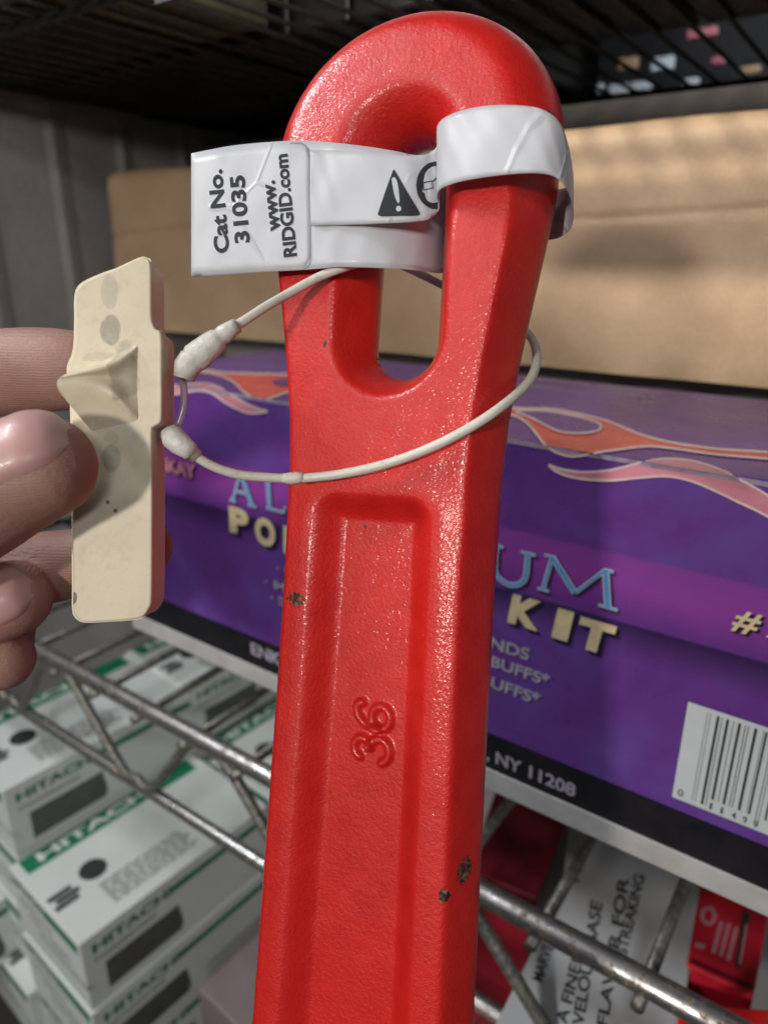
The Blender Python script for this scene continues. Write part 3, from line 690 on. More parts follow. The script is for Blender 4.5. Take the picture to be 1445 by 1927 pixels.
# thin serif capitals with a blue core and a pale edge
def glyph(ch):
    if ch == 'M': return [[(0, 0), (.16, 0)], [(.08, 0), (.16, 1)], [(.16, 1), (.5, .16)], [(.5, .16), (.84, 1)], [(.84, 1), (.92, 0)], [(.80, 0), (1.04, 0)], [(.06, 1), (.18, 1)], [(.82, 1), (.94, 1)]], [.05, .09, .16, .07, .17, .05, .05, .05]
    if ch == 'U': return [[(0, 1), (.3, 1)], [(.15, 1), (.15, .4), (.22, .14), (.45, .0), (.68, .12), (.78, .4), (.78, 1)], [(.64, 1), (.94, 1)]], [.05, .13, .05]
    if ch == 'A': return [[(0, 0), (.25, 0)], [(.12, 0), (.5, 1)], [(.5, 1), (.85, 0)], [(.28, .36), (.7, .36)], [(.70, 0), (1.0, 0)]], [.05, .07, .17, .06, .05]
    if ch == 'L': return [[(0, 1), (.3, 1)], [(.15, 1), (.15, 0)], [(0, 0), (.75, 0), (.85, .22)]], [.05, .15, .06]
    if ch == 'I': return [[(0, 1), (.4, 1)], [(.2, 1), (.2, 0)], [(0, 0), (.4, 0)]], [.05, .15, .05]
    if ch == 'N': return [[(0, 0), (.25, 0)], [(.13, 0), (.13, 1)], [(.1, 1), (.8, 0)], [(.8, 0), (.8, 1)], [(.66, 1), (.95, 1)]], [.05, .07, .16, .07, .05]
def serif(ch, x0, x1, ybase, ytop, name='serif_lettering'):
    a = sdz(hitd(x0, ybase)); h = sdz(hitd(x0, ytop))[2]-a[2]; xe = sdz(hitd(x1, ybase+(x1-x0)*(ybase-450)/(x0+1303)))[0]; w = xe-a[0]
    st, ws = glyph(ch); mx = max(p[0] for s_ in st for p in s_)
    for lay, ex, mat in ((4, .075, M_SHD), (5, .05, M_LBL), (6, 0.0, M_BLUE)):
        gs = []
        for k_, (pl_, wd) in enumerate(zip(st, ws)):
            q_ = [(x/mx*w+(0.0006 if lay == 4 else 0), y*h-(0.0006 if lay == 4 else 0)) for x, y in pl_]
            if len(q_) > 3: q_ = smooth2(q_, 6, False)
            v, f = ribbon(q_, (wd*.8+ex)*h); gs.append(([W(a[0]+x, -EP*(lay+k_*0.08)-.0001, a[2]+y) for x, y in v], f))
        mobj(name, *join(*gs), mat, bx)
serif('A', 433, 484, 940, 885); serif('L', 502, 540, 955, 900); serif('U', 560, 610, 975, 912); serif('M', 625, 700, 995, 928); serif('I', 720, 740, 1015, 950); serif('N', 760, 830, 1040, 965)
serif('U', 918, 1004, 1088, 1022); serif('M', 1012, 1163, 1106, 1040)
# barcode
s0, _, zb0 = sdz(hitd(1265, 1499)); _, _, zt0 = sdz(hitd(1295, 1320)); s1 = sdz(hitd(1600, 1600))[0]
s0 = (s0+sdz(hitd(1295, 1320))[0])/2
mobj('barcode_panel', [W(s0, -.0004, zb0), W(s1, -.0004, zb0), W(s1, -.0004, zt0), W(s0, -.0004, zt0)], [(0, 1, 2, 3)], simple('white_ink', (0.50, 0.54, 0.55), 0.4, var=.04), bx)
bars = [(893, 5, 1), (922, 5, 1), (990, 27, 1), (1028, 7, 1), (1078, 27, 0), (1132, 7, 0), (1187, 27, 0), (1240, 8, 0), (1268, 8, 0), (1335, 29, 0), (1407, 6, 0), (1432, 22, 0), (1500, 8, 1), (1530, 6, 1), (1590, 20, 0), (1640, 6, 0), (1700, 18, 0), (1760, 6, 0), (1800, 20, 0)]
gs = []
ztb = sdz(hitd(1150+893*.2042, 1280+296*.2042))[2]; zbb = sdz(hitd(1150+930*.2042, 1280+1100*.2042))[2]; zbl = sdz(hitd(1150+745*.2042, 1280+1102*.2042))[2]
for x, w_, lg in bars:
    y = 296+(x-893)*.36; a = sdz(hitd(1150+(x-w_/2)*.2042, 1280+y*.2042))[0]; b = sdz(hitd(1150+(x+w_/2)*.2042, 1280+y*.2042))[0]
    zz = zbl if lg else zbl+(zt0-zb0)*.0; zz = zz+(0 if lg else 0.0044)
    gs.append(([W(a, -.0006, zz), W(b, -.0006, zz), W(b, -.0006, ztb), W(a, -.0006, ztb)], [(0, 1, 2, 3)]))
mobj('barcode_bars', *join(*gs), M_INK, bx)
ftext('0', 1275, 1495, 1285, 13, M_INK, 0, 5); [ftext(t_, 1335+i_*20.5, 1521+i_*8.4, (1339 if t_ == '1' else 1343)+i_*20.5, 13, M_INK, 0.005, 5) for i_, t_ in enumerate('11499')]

# ------------------------------------------------------------------ wire shelf (the one the carton stands on)
def m_chrome():
    m = N('worn_chrome'); co = m.co()
    n1 = m.noise(co, 210, 6, 0.7); n2 = m.noise(co, 70, 5, 0.65)
    rust = m.ramp(n1, [(0.565, 0.0), (0.61, 1.0)]); grime = m.ramp(n2, [(0.38, 0.0), (0.65, 0.85)])
    col = m.mix(grime, (0.60, 0.60, 0.60), (0.24, 0.22, 0.20)); rc = m.ramp(m.noise(co, 800, 3), [(0.4, (0.03, 0.025, 0.02)), (0.62, (0.30, 0.17, 0.04))])
    col = m.mix(rust, col, rc)
    m.set(color=col, metal=m.math('SUBTRACT', 0.95, m.math('MULTIPLY', rust, 0.8)), rough=m.math('ADD', m.math('ADD', 0.24, m.math('MULTIPLY', grime, 0.25)), m.math('MULTIPLY', rust, 0.4)), normal=m.bump(m.math('ADD', n1, m.math('MULTIPLY', m.noise(co, 900, 3), .4)), 0.3, 0.0006))
    return m.m
M_CHR = m_chrome()
def m_dirty():
    m = N('dull_dirty_wire'); co = m.co(); n1 = m.noise(co, 300, 5, .65)
    m.set(color=m.ramp(n1, [(0.35, (0.10, 0.095, 0.08)), (0.6, (0.24, 0.235, 0.21)), (0.72, (0.40, 0.40, 0.38))]), metal=0.6, rough=0.48, normal=m.bump(n1, .3, .0006)); return m.m
M_DWR = m_dirty()
DR = -0.020
ra = sdz(hitd(915, 1672, DR)); rb = sdz(hitd(1445, 1928, DR)); rc_ = sdz(hitd(300, 1362, DR)); rd = sdz(hitd(100, 1262, DR))
print('rail z', ra, rb, rc_, rd)
ZR = ZB-0.0102
ZR = sum(sdz(hitd(x, y, DR))[2] for x, y in ((915, 1676), (500, 1466), (1150, 1775), (180, 1306)))/4
RR = 0.0065
lz = sdz(hitd(266, 1478, DR)); lz2 = sdz(hitd(480, 1592, DR)); ZL = sum(sdz(hitd(x, y, DR))[2] for x, y in ((266, 1478), (100, 1388), (480, 1590)))/3; print('low rail', lz, lz2)
shelf = empty('wire_shelf', W(0, 0, ZL), 'worn chrome wire shelf with rust spots carrying the purple carton', 'shelf')
s_a, s_b = -0.75, 0.30
def rod(p, q, r, n=14): return tube_geo([p+(q-p)*(i/6) for i in range(7)], r, n)
mobj('front_rail', *rod(W(s_a, DR, ZR), W(s_b, DR, ZR), RR, 20), M_CHR, shelf, True)
mobj('lower_rail', *rod(W(s_a, DR-.001, ZL), W(s_b, DR-.001, ZL), RR*.8, 16), M_CHR, shelf, True)
mobj('back_rail', *rod(W(s_a, 0.42, ZR), W(s_b, 0.42, ZR), RR, 12), M_CHR, shelf, True)
# zig-zag wire between the two rails
pk = sdz(hitd(125, 1325, DR))[0]; pk2 = sdz(hitd(402, 1456, DR))[0]; vl = sdz(hitd(268, 1478, DR))[0]; per = pk2-pk
print('period', pk, pk2, vl)
zz_pts = []
k0 = int((s_a-pk)/per)-1
for k_ in range(k0, k0+40):
    a = pk+per*k_; b = a+per*0.5
    if a > s_b+.05: break
    zt_, zl_ = ZR-RR*1.1, ZL+RR*1.2
    zz_pts += [(a-per*.11, zt_), (a-.0, zt_+.0008), (a+per*.10, zt_-.001), (b-per*.10, zl_+.001), (b, zl_-.0008), (b+per*.11, zl_)]
pts = catmull([W(s_, DR-.0022, z_) for s_, z_ in zz_pts], 5)
mobj('zigzag_wire', *tube_geo(pts, 0.0040, 12), M_DWR, shelf, True)
w1 = sdz(hitz(1234, 1791, SO.z+ZR+.001))[0]; w2 = sdz(hitz(1053, 1665, SO.z+ZR+.001))[0]; sp = w1-w2; print('wires', w1, w2, sp)
i = -20
while w1+sp*i < s_b:
    s_ = w1+sp*i
    if s_ > s_a:
        mobj('deck_wire', *rod(W(s_, DR-.008, ZR-.0085), W(s_, 0.43, ZR-.0085), 0.0034, 12), M_DWR, shelf, True)
    i += 1
# middle support rail beneath the deck
mobj('support_rail', *rod(W(s_a, 0.19, ZR-.013), W(s_b, 0.19, ZR-.013), .003, 10), M_CHR, shelf, True)

# ------------------------------------------------------------------ kraft carton on top
def m_kraft(name, c1, c2, sc=30):
    m = N(name); co = m.co()
    col = m.ramp(m.math('ADD', m.math('MULTIPLY', m.noise(co, sc, 5, 0.6), .6), m.math('MULTIPLY', m.noise(co, sc*14, 4), .4)), [(0.32, c1), (0.68, c2)])
    m.set(color=col, rough=0.62, normal=m.bump(m.math('ADD', m.noise(co, 40, 4, .6), m.math('MULTIPLY', m.noise(co, 500, 3), .08)), 0.35, 0.003)); return m.m
M_KR = m_kraft('kraft_paper', (0.34, 0.225, 0.13), (0.45, 0.31, 0.19))
kb = sdz(hitz(1000, 692, SO.z+ZT)); kd = kb[1]; print('kraft d', kb)
kt = sdz(hitd(1200, 222, kd)); kl = sdz(hitd(203, 450, kd)); KT = kt[2]; KS0 = kl[0]; KS1 = 0.40
print('kraft top', kt, kl, sdz(hitd(1445, 205, kd))[2], sdz(hitd(300, 300, kd))[2])
def wrinkled_box(name, s0, s1, d0, d1, z0, z1, mat, ns=90, nz=60, amp=.0030, seed=2, rnd=.011):
    V, F = [], []; r = random.Random(seed); ph = [(r.random()*6.28, r.uniform(8, 60), r.uniform(8, 70)) for _ in range(14)]
    prof = []
    # outline over the front and the top: up the front face, over the edge, back
    H = z1-z0
    for i in range(nz+1): prof.append((d0, z0+(H-rnd)*i/nz))
    for a in (20, 45, 70): prof.append((d0+rnd-rnd*math.cos(R(a)), z1-rnd+rnd*math.sin(R(a))))
    for i in range(9): prof.append((d0+rnd+(d1-d0-rnd)*i/8, z1))
    prof.append((d1, z0))
    for i in range(ns+1):
        t = i/ns; s_ = s0+(s1-s0)*t
        for (dd, zz_) in prof:
            w_ = sum(math.sin(p_+a_*s_+b_*zz_) for p_, a_, b_ in ph)/14
            off = amp*w_*2.2
            if zz_ < z1-rnd: off += .0022*math.exp(-((zz_-z0-(z1-z0)*(.60+.10*t+.02*math.sin(t*9)))/.0028)**2)
            e_ = 0
            if i == 0: e_ = rnd*.6
            k_ = 0.0 if dd == d1 else 1.0
            zz2 = zz_
            V.append(W(s_, dd+(off if dd < d0+rnd else 0)*k_+(e_ if dd < d0+rnd else 0), zz2+(off*.6*k_ if zz_ > z1-rnd else 0)-(e_ if zz_ >= z1-rnd else 0)))
    m_ = len(prof)
    for i in range(ns):
        for j in range(m_-1): F.append((i*m_+j, (i+1)*m_+j, (i+1)*m_+j+1, i*m_+j+1))
        F.append((i*m_+m_-1, (i+1)*m_+m_-1, (i+1)*m_, i*m_))
    F.append(tuple(range(m_))); F.append(tuple(ns*m_+j for j in range(m_-1, -1, -1)))
    return V, F
kc = mobj('kraft_carton', *wrinkled_box('k', KS0, KS1, kd, kd+.16, ZT+.0015, KT, M_KR), M_KR, None, True, loc=W((KS0+KS1)/2, kd+.08, ZT+.0015))
kc.data.set_sharp_from_angle(angle=R(50))
tag(kc, 'brown kraft paper carton resting on top of the purple box', 'box')
# grey-brown carton at the left whose side runs into the shelf
M_GB = m_kraft('grey_board', (0.22, 0.217, 0.205), (0.30, 0.295, 0.28), 12)
GS = KS0-0.035
g0 = sdz(hits(8, 190, GS)); g1 = sdz(hits(390, 233, GS)); print('grey', g0, g1)
GD0 = g0[1]-.14; GZ1 = (g0[2]+g1[2])/2
gc = empty('grey_carton', W(GS-.1, GD0+.2, ZB), 'tall grey brown carton with vertical folds behind the fingers at left', 'box')
V, F = [], []; nseg = 60
for i in range(nseg+1):
    t = i/nseg; d_ = GD0+t*.5; off = .004*max(0, math.sin(t*38))**8+.0015*math.sin(t*21)
    for j in range(9):
        zz_ = ZB+(GZ1-ZB)*j/8; V.append(W(GS+off*(1 if 0 < i < nseg else 0), d_, zz_))
for i in range(nseg):
    for j in range(8): F.append((i*9+j, i*9+j+1, (i+1)*9+j+1, (i+1)*9+j))
nV = len(V)
for i in range(nseg+1):
    d_ = GD0+i/nseg*.5; V.append(W(GS-.22, d_, ZB)); V.append(W(GS-.22, d_, GZ1))
for i in range(nseg):
    F.append((nV+2*i, nV+2*i+2, nV+2*i+3, nV+2*i+1)); F.append((i*9+8, nV+2*i+1, nV+2*i+3, (i+1)*9+8)); F.append((i*9, (i+1)*9, nV+2*i+2, nV+2*i))
F.append(tuple([j for j in range(9)][::-1]+[nV, nV+1])); F.append(tuple([nseg*9+j for j in range(9)]+[nV+2*nseg+1, nV+2*nseg]))
mobj('carton_side', V, F, M_GB, gc)
M_TAPE = simple('dull_tape', (0.30, 0.28, 0.24), .35, var=.1)
mobj('top_flap', *box_geo(W(GS-.22, GD0-.001, GZ1+.0005), SU*.2215, SN*.3, SZ*.003), M_GB, gc)

# ------------------------------------------------------------------ back wall panel and upper wire shelf
M_WALL = simple('grey_panel', (0.34, 0.33, 0.32), .7, var=.08, scale=6)
DBK = 0.39
o = mobj('back_panel', *box_geo(W(-1.6, DBK, -1.2), SU*2.6, SN*.01, SZ*(1.2+sdz(hitd(1250, 176, DBK))[2])), M_WALL, None, loc=W(0, DBK, -1.2)); o['kind'] = 'structure'; o.name = 'wall'
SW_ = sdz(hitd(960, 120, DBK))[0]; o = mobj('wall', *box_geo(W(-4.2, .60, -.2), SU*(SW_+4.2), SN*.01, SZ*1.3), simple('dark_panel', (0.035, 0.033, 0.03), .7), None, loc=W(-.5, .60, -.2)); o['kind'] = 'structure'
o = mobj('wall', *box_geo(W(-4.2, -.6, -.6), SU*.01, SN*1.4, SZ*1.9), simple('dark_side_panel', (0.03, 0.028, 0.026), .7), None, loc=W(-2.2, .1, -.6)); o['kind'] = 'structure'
ZU = sdz(hitd(1300, 168, 0.50))[2]; print('upper shelf z', ZU, 'kraft top', KT)
M_DCH = simple('dark_wire', (0.07, 0.066, 0.06), .5, .4, var=.3, scale=200)
us = empty('upper_wire_shelf', W(0, 0.1, ZU), 'dark wire shelf overhead seen from below above the cartons', 'shelf')
dm = sdz(hitz(110, 28, SO.z+ZU))[1]; print('mid rail d', dm)
for nm, d_, r_ in (('front_rail', -0.01, .0045), ('support_rail', dm, .003), ('back_rail', 0.50, .004)):
    mobj(nm, *rod(W(-3.4, d_, ZU), W(0.7, d_, ZU), r_, 12), M_DCH, us, True)
    if nm == 'back_rail': mobj('lower_rail', *rod(W(-3.4, d_, ZU-.03), W(0.7, d_, ZU-.03), r_*.8, 12), M_DCH, us, True)
for i in range(99):
    s_ = -1.8+i*.025; mobj('deck_wire', *rod(W(s_, -.03, ZU+.005), W(s_, .51, ZU+.005), .0018, 8), M_DCH, us, True)

mobj('added_shadow_strip', *box_geo(W(-.18, -.028, ZU-.033), SU*1.2, SN*.003, SZ*.033), simple('strip_grey', (.04, .04, .04), .6), us)  # unseen blocker added to throw a shadow band across the kraft carton
# goods standing on the upper shelf: each a blister pack or a carton
cols = [('dark', (0.02, 0.018, 0.018)), ('pink', (0.55, 0.06, 0.14)), ('rose', (0.50, 0.16, 0.20)), ('white', (0.70, 0.74, 0.78)), ('olive', (0.13, 0.12, 0.07)), ('tan', (0.45, 0.30, 0.18)), ('black', (0.012, 0.012, 0.012))]
MC = {n_: simple('pack_'+n_, c_, .3, var=.3, scale=40) for n_, c_ in cols}
rr = random.Random(11); cnt = 0
def pack(s_, d_, w_, dp, h_, key, colname):
    global cnt
    e_ = empty('carton', W(s_+w_/2, d_+dp/2, ZU+.0075), '', 'box', 'cartons standing on the upper shelf')
    o_ = mobj('carton_body', *box_geo(W(s_, d_, ZU+.0075), SU*w_, SN*dp, SZ*h_), MC[key], e_); bevel(o_, .002, 2)
    o_ = mobj('carton_panel', *box_geo(W(s_+w_*.15, d_-.0006, ZU+.0075+h_*.25), SU*w_*.7, SN*.0005, SZ*h_*.45), MC['white' if key != 'white' else 'pink'], e_)
    return e_
x_ = -2.6; packs = []
while x_ < 0.6:
    w_ = rr.uniform(.05, .10); 
    for (dd, dp) in ((0.0, .15), (.17, .15), (.34, .13)):
        if (dd == 0.0 and x_ > -.30) or (dd == .34 and x_ > -.25): continue
        key = rr.choice(['dark', 'black', 'black', 'dark', 'olive', 'pink' if x_ > .1 else 'dark', 'rose' if x_ > -.05 else 'black'])
        packs.append((pack(x_, dd, w_*.94, dp, rr.uniform(.09, .16), key, key), x_, dd, key))
    x_ += w_
names = {'dark': 'dark brown', 'black': 'black', 'olive': 'olive green', 'pink': 'hot pink', 'rose': 'dusty rose'}
for e_, x_, dd, key in packs:
    e_['label'] = names[key]+' carton with a pale panel standing on the upper wire shelf'; e_['group'] = names[key]+' cartons on the upper shelf'

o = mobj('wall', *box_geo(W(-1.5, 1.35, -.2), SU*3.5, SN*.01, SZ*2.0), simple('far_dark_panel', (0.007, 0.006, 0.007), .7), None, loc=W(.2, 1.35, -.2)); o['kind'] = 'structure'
PKT = [(948, 40, 26, 16, 'pink', 'hot pink'), (1001, 72, 28, 17, 'rose', 'dusty rose'), (1062, 72, 36, 16, 'tan', 'tan'), (1085, 18, 20, 12, 'rose', 'dusty rose'), (1225, 8, 22, 12, 'pink', 'hot pink'), (1245, 118, 34, 22, 'white', 'white'), (1075, 168, 26, 14, 'white', 'white'), (1120, 166, 22, 15, 'white', 'white'), (1162, 166, 30, 16, 'white', 'white'), (1205, 160, 30, 15, 'white', 'white'), (1298, 152, 24, 11, 'white', 'white'), (1350, 112, 20, 14, 'rose', 'dusty rose'), (1130, 60, 40, 18, 'rose', 'dusty rose'), (1320, 60, 44, 16, 'rose', 'dusty rose'), (1400, 20, 40, 14, 'pink', 'hot pink'), (1410, 130, 30, 14, 'tan', 'tan'), (1060, 130, 44, 20, 'rose', 'dusty rose'), (1180, 118, 30, 20, 'tan', 'tan'), (470, 240, 34, 12, 'pink', 'hot pink'), (420, 238, 20, 9, 'tan', 'tan'), (520, 235, 24, 16, 'pink', 'hot pink')]
for (x, y, w_, h_, key, nm) in PKT:
    d_ = 1.0 if x > 800 else 0.57
    c_ = hitd(x, y, d_); sc_ = (c_-CAM).dot(FW)/FPX; c_ = c_-SZ*h_*sc_*.5-SU*w_*sc_*.6
    o = mobj('packet', *box_geo(c_, SU*w_*sc_*1.2, SN*.012, SZ*h_*sc_), MC[key], None, loc=c_); bevel(o, .002)
    tag(o, nm+' packet glinting out of focus beyond the upper wire shelf', 'packet', nm+' packets beyond the upper shelf')
# ------------------------------------------------------------------ white and green boxes under the shelf
M_WB = simple('white_card', (0.62, 0.66, 0.64), .55, var=.05, scale=20); M_GR = simple('green_ink', (0.0, 0.17, 0.075), .5, var=.15); M_DG = simple('charcoal_ink', (0.03, 0.033, 0.033), .5)
M_DG2 = simple('dark_grey_ink', (0.085, 0.088, 0.088), .5, var=.2); M_TX = simple('grey_text_ink', (0.20, 0.22, 0.21), .55, var=.2, scale=300); M_TG = simple('green_text_ink', (0.05, 0.17, 0.11), .5, var=.5, scale=300)
CA = P(148, 1780, 0.60)
ROT = R(-4)
BU = SU*math.cos(ROT)+SN*math.sin(ROT); BN = SN*math.cos(ROT)-SU*math.sin(ROT)
_pl = hitz(-8, 1648, CA.z); BWd = (_pl-CA).length; _pv = P(173, 1903, .6)
# height: vertical edge of the near corner
r_ = ray(173, 1903); t_ = ((CA-CAM).x*r_.x+(CA-CAM).y*r_.y)/(r_.x**2+r_.y**2); BH = CA.z-(CAM.z+r_.z*t_)
BL = 0.21
print('small box', BWd, BH)
def scr(c0, du, dv, nrm, length, hgt, mat, seed, parent, name, n=10):
    """a row of blurred-looking printed characters: short upright and cross strokes"""
    r = random.Random(seed); gs = []; w = length/n
    for i in range(n):
        x = i*w
        st = [(x+.12*w, 0, .16*w, hgt)]
        k = r.randint(0, 3)
        if k in (0, 1): st += [(x+.12*w, hgt*.8, .6*w, hgt*.2), (x+.12*w, hgt*.4, .5*w, hgt*.2)]
        if k in (0, 2): st += [(x+.12*w, 0, .62*w, hgt*.2)]
        if k in (2, 3): st += [(x+.6*w, 0, .16*w, hgt)]
        if k == 3: st += [(x+.2*w, hgt*.4, .5*w, hgt*.2)]
        for q_, (a, b, cw, ch) in enumerate(st):
            o_ = c0+du*a+dv*b+nrm*(.00008*q_); gs.append(([o_, o_+du*cw, o_+du*cw+dv*ch, o_+dv*ch], [(0, 1, 2, 3)]))
    return mobj(name, *join(*gs), mat, parent)
def wrd(c0, du, dv, length, hgt, mat, parent, name): return text_px(name, 'HITACHI', (0, 0), (length, 0), (0, hgt), lambda x, y: c0+du*x+dv*y, mat, parent, .04)
def sq(name, o_, a, b, mat, parent): return mobj(name, [o_, o_+a, o_+a+b, o_+b], [(0, 1, 2, 3)], mat, parent)
def greenbox(C, label, seed):
    """C is the near right top corner"""
    e_ = empty('sandpaper_box', C-BU*BWd/2+BN*BL/2-SZ*BH, label, 'box', 'white and green boxes stacked under the wire shelf')
    o_ = mobj('carton_body', *box_geo(C-BU*BWd-SZ*BH, BU*BWd, BN*BL, SZ*BH), M_WB, e_); bevel(o_, .0014, 3)
    U = SZ*.0003
    sq('green_band', C-BU*BWd*.985+BN*.008+U, BN*(BL-.02), BU*(BWd*.17), M_GR, e_)
    wrd(C-BU*BWd*.857+BN*.022+U*2, BN, -BU, BL*.60, BWd*.10, M_WB, e_, 'band_lettering')
    # round emblem, dark code mark and block of fine print on the lid
    cc = C-BU*BWd*.50+BN*BL*.235+U; pts_ = [cc+BU*(BWd*.10*math.cos(t*.35))+BN*(BWd*.10*math.sin(t*.35)) for t in range(18)]
    mobj('round_emblem', pts_, [tuple(range(18))], M_DG, e_)
    gs = []
    for i in range(3):
        o_ = C-BU*BWd*.50+BU*i*BWd*.055+BN*BL*.04+BN*(.004 if i == 1 else 0)+U-BN*.004; gs.append(([o_, o_+BU*BWd*.045, o_+BU*BWd*.045+BN*.022, o_+BN*.022], [(0, 1, 2, 3)]))
    mobj('code_mark', *join(*gs), M_DG, e_)
    gs = []
    rp_ = random.Random(seed+5)
    for i in range(9):
        x_0 = 0.0
        while x_0 < .40:
            w_0 = rp_.uniform(.02, .06); o_ = C-BU*BWd*(.34-i*.027)+BN*BL*(.20+x_0+.004)+U; l_ = BN*BL*w_0; x_0 += w_0+.01
            gs.append(([o_, o_+BU*BWd*.015, o_+BU*BWd*.015+l_, o_+l_], [(0, 1, 2, 3)]))
    mobj('fine_print', *join(*gs), M_TX, e_)
    # long side facing right
    S_ = BU*.0003
    sq('side_stripe', C+BN*BL*.42-SZ*BH*.24+S_, BN*BL*.56, SZ*BH*.09, M_GR, e_)
    wrd(C+BN*.010-SZ*BH*.26+S_, BN, SZ, BL*.38, BH*.13, M_TG, e_, 'side_lettering')
    scr(C+BN*.010-SZ*BH*.40+S_, BN, SZ, BU, BL*.30, BH*.07, M_TX, seed+2, e_, 'side_fine_print', 14)
    o_ = C+BN*BL*.09-SZ*BH*.88+S_; mobj('dark_panel', [o_, o_+BN*BL*.36, o_+BN*BL*.375+SZ*BH*.10, o_+BN*BL*.36+SZ*BH*.40, o_+SZ*BH*.40], [(0, 1, 2, 3, 4)], M_DG2, e_)
    # short end facing the aisle
    E_ = -BN*.0003
    sq('end_band', C-BU*BWd*.50-SZ*BH*.20+E_, BU*BWd*.46, SZ*BH*.13, M_GR, e_)
    wrd(C-BU*BWd*.97-SZ*BH*.20+E_, BU, SZ, BWd*.45, BH*.13, M_TG, e_, 'end_lettering')
    for k in range(3): scr(C-BU*BWd*(.9-.12*k)-SZ*BH*(.38+.15*k)+E_, BU, SZ, -BN, BWd*(.5+.1*k), BH*.06, M_TX, seed+4+k, e_, 'end_fine_print', 14)
    return e_
greenbox(CA, 'white box with green band and round dark emblem, topmost of the nearest stack', 1)
greenbox(CA-SZ*(BH+.001)+BU*.003-BN*.002, 'white box with green stripe directly below the nearest emblem box', 11)
greenbox(CA-SZ*(BH+.001)*2+BU*.001, 'lowest white and green box of the nearest stack, cut by the photo edge', 21)
greenbox(CA-BU*(BWd+.004)+SZ*(BH+.001)+BN*.010, 'white box with wide green band at left edge, one layer above its neighbour', 31)
greenbox(CA-BU*(BWd+.004)+BN*.010, 'white box beneath the raised green banded box at left edge', 41)
greenbox(CA+BN*(BL+.006)+SZ*.004, 'white box with green band behind the nearest stack, below the zigzag wire', 51)
greenbox(CA+BN*(BL+.006)-SZ*(BH), 'white box underneath the one behind the nearest stack', 61)
greenbox(CA+BN*(BL+.006)-BU*(BWd+.004)+SZ*(BH*1.05), 'raised white box with green band behind the chrome rail near the fingertips', 71)
greenbox(CA+BN*(2*BL+.012)-BU*.012+SZ*(BH*.95), 'farthest white box with green stripe, end showing below the purple carton', 81)
greenbox(CA-BU*(BWd+.004)*1.0-SZ*(BH+.001)+BN*.008, 'white box low in the left edge stack, two layers below the raised green banded box', 101)
greenbox(CA-BU*(BWd*.98)-SZ*(BH+.001)*2-BN*.01, 'white box at the very bottom of the left edge stack', 111)
greenbox(CA-BU*(BWd*1.45)-BN*.10-SZ*(BH*1.1), 'white box in the bottom left corner, in front of the stacks', 91)
# grey plastic clip by the lower left stack
M_GP = simple('dull_plastic', (0.20, 0.21, 0.20), .4)
# dull pinkish carton beside the stack
M_PKD = simple('dull_pink_card', (0.20, 0.155, 0.16), .6, var=.15, scale=15)
c_ = P(372, 1860, .66); o = mobj('dull_pink_carton', *box_geo(c_-SZ*.14, BU*.12, BN*.20, SZ*.14), M_PKD, None, loc=c_-SZ*.14); bevel(o, .002); tag(o, 'dull pinkish grey carton right of the white and green stacks, left of the red handle', 'box')

# ------------------------------------------------------------------ goods under the shelf at the right
M_WC = simple('white_lid', (0.42, 0.43, 0.44), .5, var=.05, scale=20); M_RC = simple('crimson_card', (0.50, 0.012, 0.03), .4, var=.2, scale=50); M_BR = simple('scarlet_card', (0.62, 0.015, 0.015), .4); M_PW = simple('pale_pink_ink', (0.50, 0.20, 0.24), .5)
ZQ = hitd(1150, 1750, .02).z-0.045
def slab(name, quad, z, th, mat, parent=None, loc=None):
    V = [hitz(x, y, z) for x, y in quad]; V += [v-SZ*th for v in V]
    return mobj(name, V, [(0, 1, 2, 3), (7, 6, 5, 4), (0, 4, 5, 1), (1, 5, 6, 2), (2, 6, 7, 3), (3, 7, 4, 0)], mat, parent, loc=loc)
wc = empty('white_carton', hitz(1150, 1750, ZQ-.1), 'white carton with blurred black sideways lettering under the shelf right of handle', 'box')
o = slab('carton_body', [(1155, 1480), (930, 1930), (1265, 2060), (1335, 1560)], ZQ, .1, M_WC, wc); bevel(o, .0015)
qm = lambda x, y: hitz(x, y, ZQ+.0003)
def vt(s, x0, y0, x1, y1, hx, hy): text_px('lettering', s, (x0, y0), (x1, y1), (x0+hx, y0+hy), qm, M_DG, wc, .02)
vt('A FINER', 1066, 1930, 1100, 1795, -21, -8)
vt('MARVELOUS BASE', 1086, 2010, 1134, 1700, -22, -7)
vt('A FLAVOR FOR', 1136, 1985, 1184, 1655, -21, -7)
vt('STREAKING', 1178, 1800, 1214, 1650, -20, -7); vt('MARVEL', 1020, 1850, 1046, 1770, -20, -7); vt('FILE', 1090, 1662, 1106, 1600, -18, -6)
rc2 = empty('red_carton', hitz(1370, 1780, ZQ-.1), 'crimson carton with pale circular print and lines right of the white carton', 'box')
o = slab('carton_body', [(1338, 1560), (1292, 1815), (1418, 1876), (1475, 1580)], ZQ+.002, .1, M_RC, rc2); bevel(o, .0015)
q2 = lambda l: (lambda x, y: hitz(x, y, ZQ+.002+.0003*l))
def rp(name, pts_, mat, l=1):
    v, f = tess(pts_); mobj(name, [q2(l)(*p) for p in v], f, mat, rc2)
rp('scarlet_corner', [(1318, 1640), (1330, 1680), (1390, 1722), (1400, 1690)], M_BR)
ring = [(1333+12*math.cos(t*.42), 1724+15*math.sin(t*.42)) for t in range(15)]; v, f = ribbon(ring, 8, True); mobj('round_print', [q2(2)(*p) for p in v], f, M_PW, rc2)
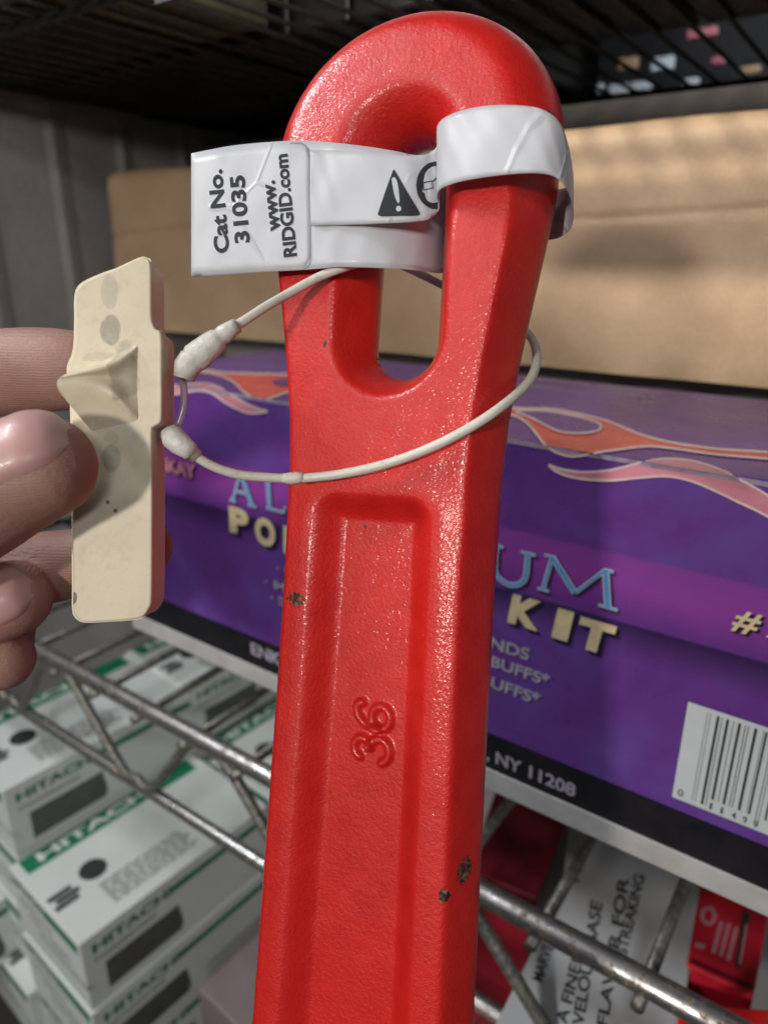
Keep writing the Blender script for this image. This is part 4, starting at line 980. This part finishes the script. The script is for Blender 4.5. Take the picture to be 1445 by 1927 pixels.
for (x0, y0, x1, y1) in ((1358, 1735, 1342, 1795), (1372, 1738, 1356, 1800), (1386, 1745, 1370, 1808)):
    v, f = ribbon([(x0, y0), (x1, y1)], 9); mobj('line_print', [q2(2)(*p) for p in v], f, M_PW, rc2)
v, f = ribbon([(1404, 1720), (1388, 1822)], 13); mobj('dark_slot', [q2(3)(*p) for p in v], f, M_DG, rc2)
v, f = ribbon([(1405, 1740), (1392, 1815)], 5); mobj('line_print', [q2(4)(*p) for p in v], f, M_PW, rc2)
v, f = ribbon([(1300, 1808), (1360, 1836), (1420, 1860)], 9); mobj('dark_line', [q2(2)(*p) for p in v], f, simple('maroon_ink', (0.16, .004, .012), .4), rc2)
v, f = ribbon([(1308, 1778), (1326, 1783)], 11); mobj('line_print', [q2(2)(*p) for p in v], f, M_PW, rc2)
o = slab('scarlet_box', [(1278, 1885), (1268, 2040), (1480, 2080), (1500, 1905)], ZQ+.004, .1, M_BR, None, loc=hitz(1350, 1950, ZQ-.1)); bevel(o, .0015); tag(o, 'scarlet box below the rail at the bottom right, under the crimson carton', 'box')
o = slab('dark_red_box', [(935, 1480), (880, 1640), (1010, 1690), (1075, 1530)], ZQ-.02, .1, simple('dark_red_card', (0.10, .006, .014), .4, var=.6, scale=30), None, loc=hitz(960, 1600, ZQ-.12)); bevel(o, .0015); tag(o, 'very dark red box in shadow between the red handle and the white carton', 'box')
o = slab('maroon_box', [(900, 1650), (800, 1960), (960, 2040), (1000, 1760)], ZQ-.015, .1, simple('maroon_card', (0.22, .008, .018), .4, var=.5, scale=30), None, loc=hitz(930, 1850, ZQ-.115)); bevel(o, .0015); tag(o, 'maroon box behind the lower rail just right of the handle', 'box')
# dark shelf board beneath the small boxes
o = mobj('floor', *box_geo(W(-2.2, -.6, -1.0), SU*3.6, SN*2.6, SZ*.02), simple('dark_floor', (0.05, 0.048, 0.045), .7), None, loc=W(0, 0, -1.0)); o['kind'] = 'structure'
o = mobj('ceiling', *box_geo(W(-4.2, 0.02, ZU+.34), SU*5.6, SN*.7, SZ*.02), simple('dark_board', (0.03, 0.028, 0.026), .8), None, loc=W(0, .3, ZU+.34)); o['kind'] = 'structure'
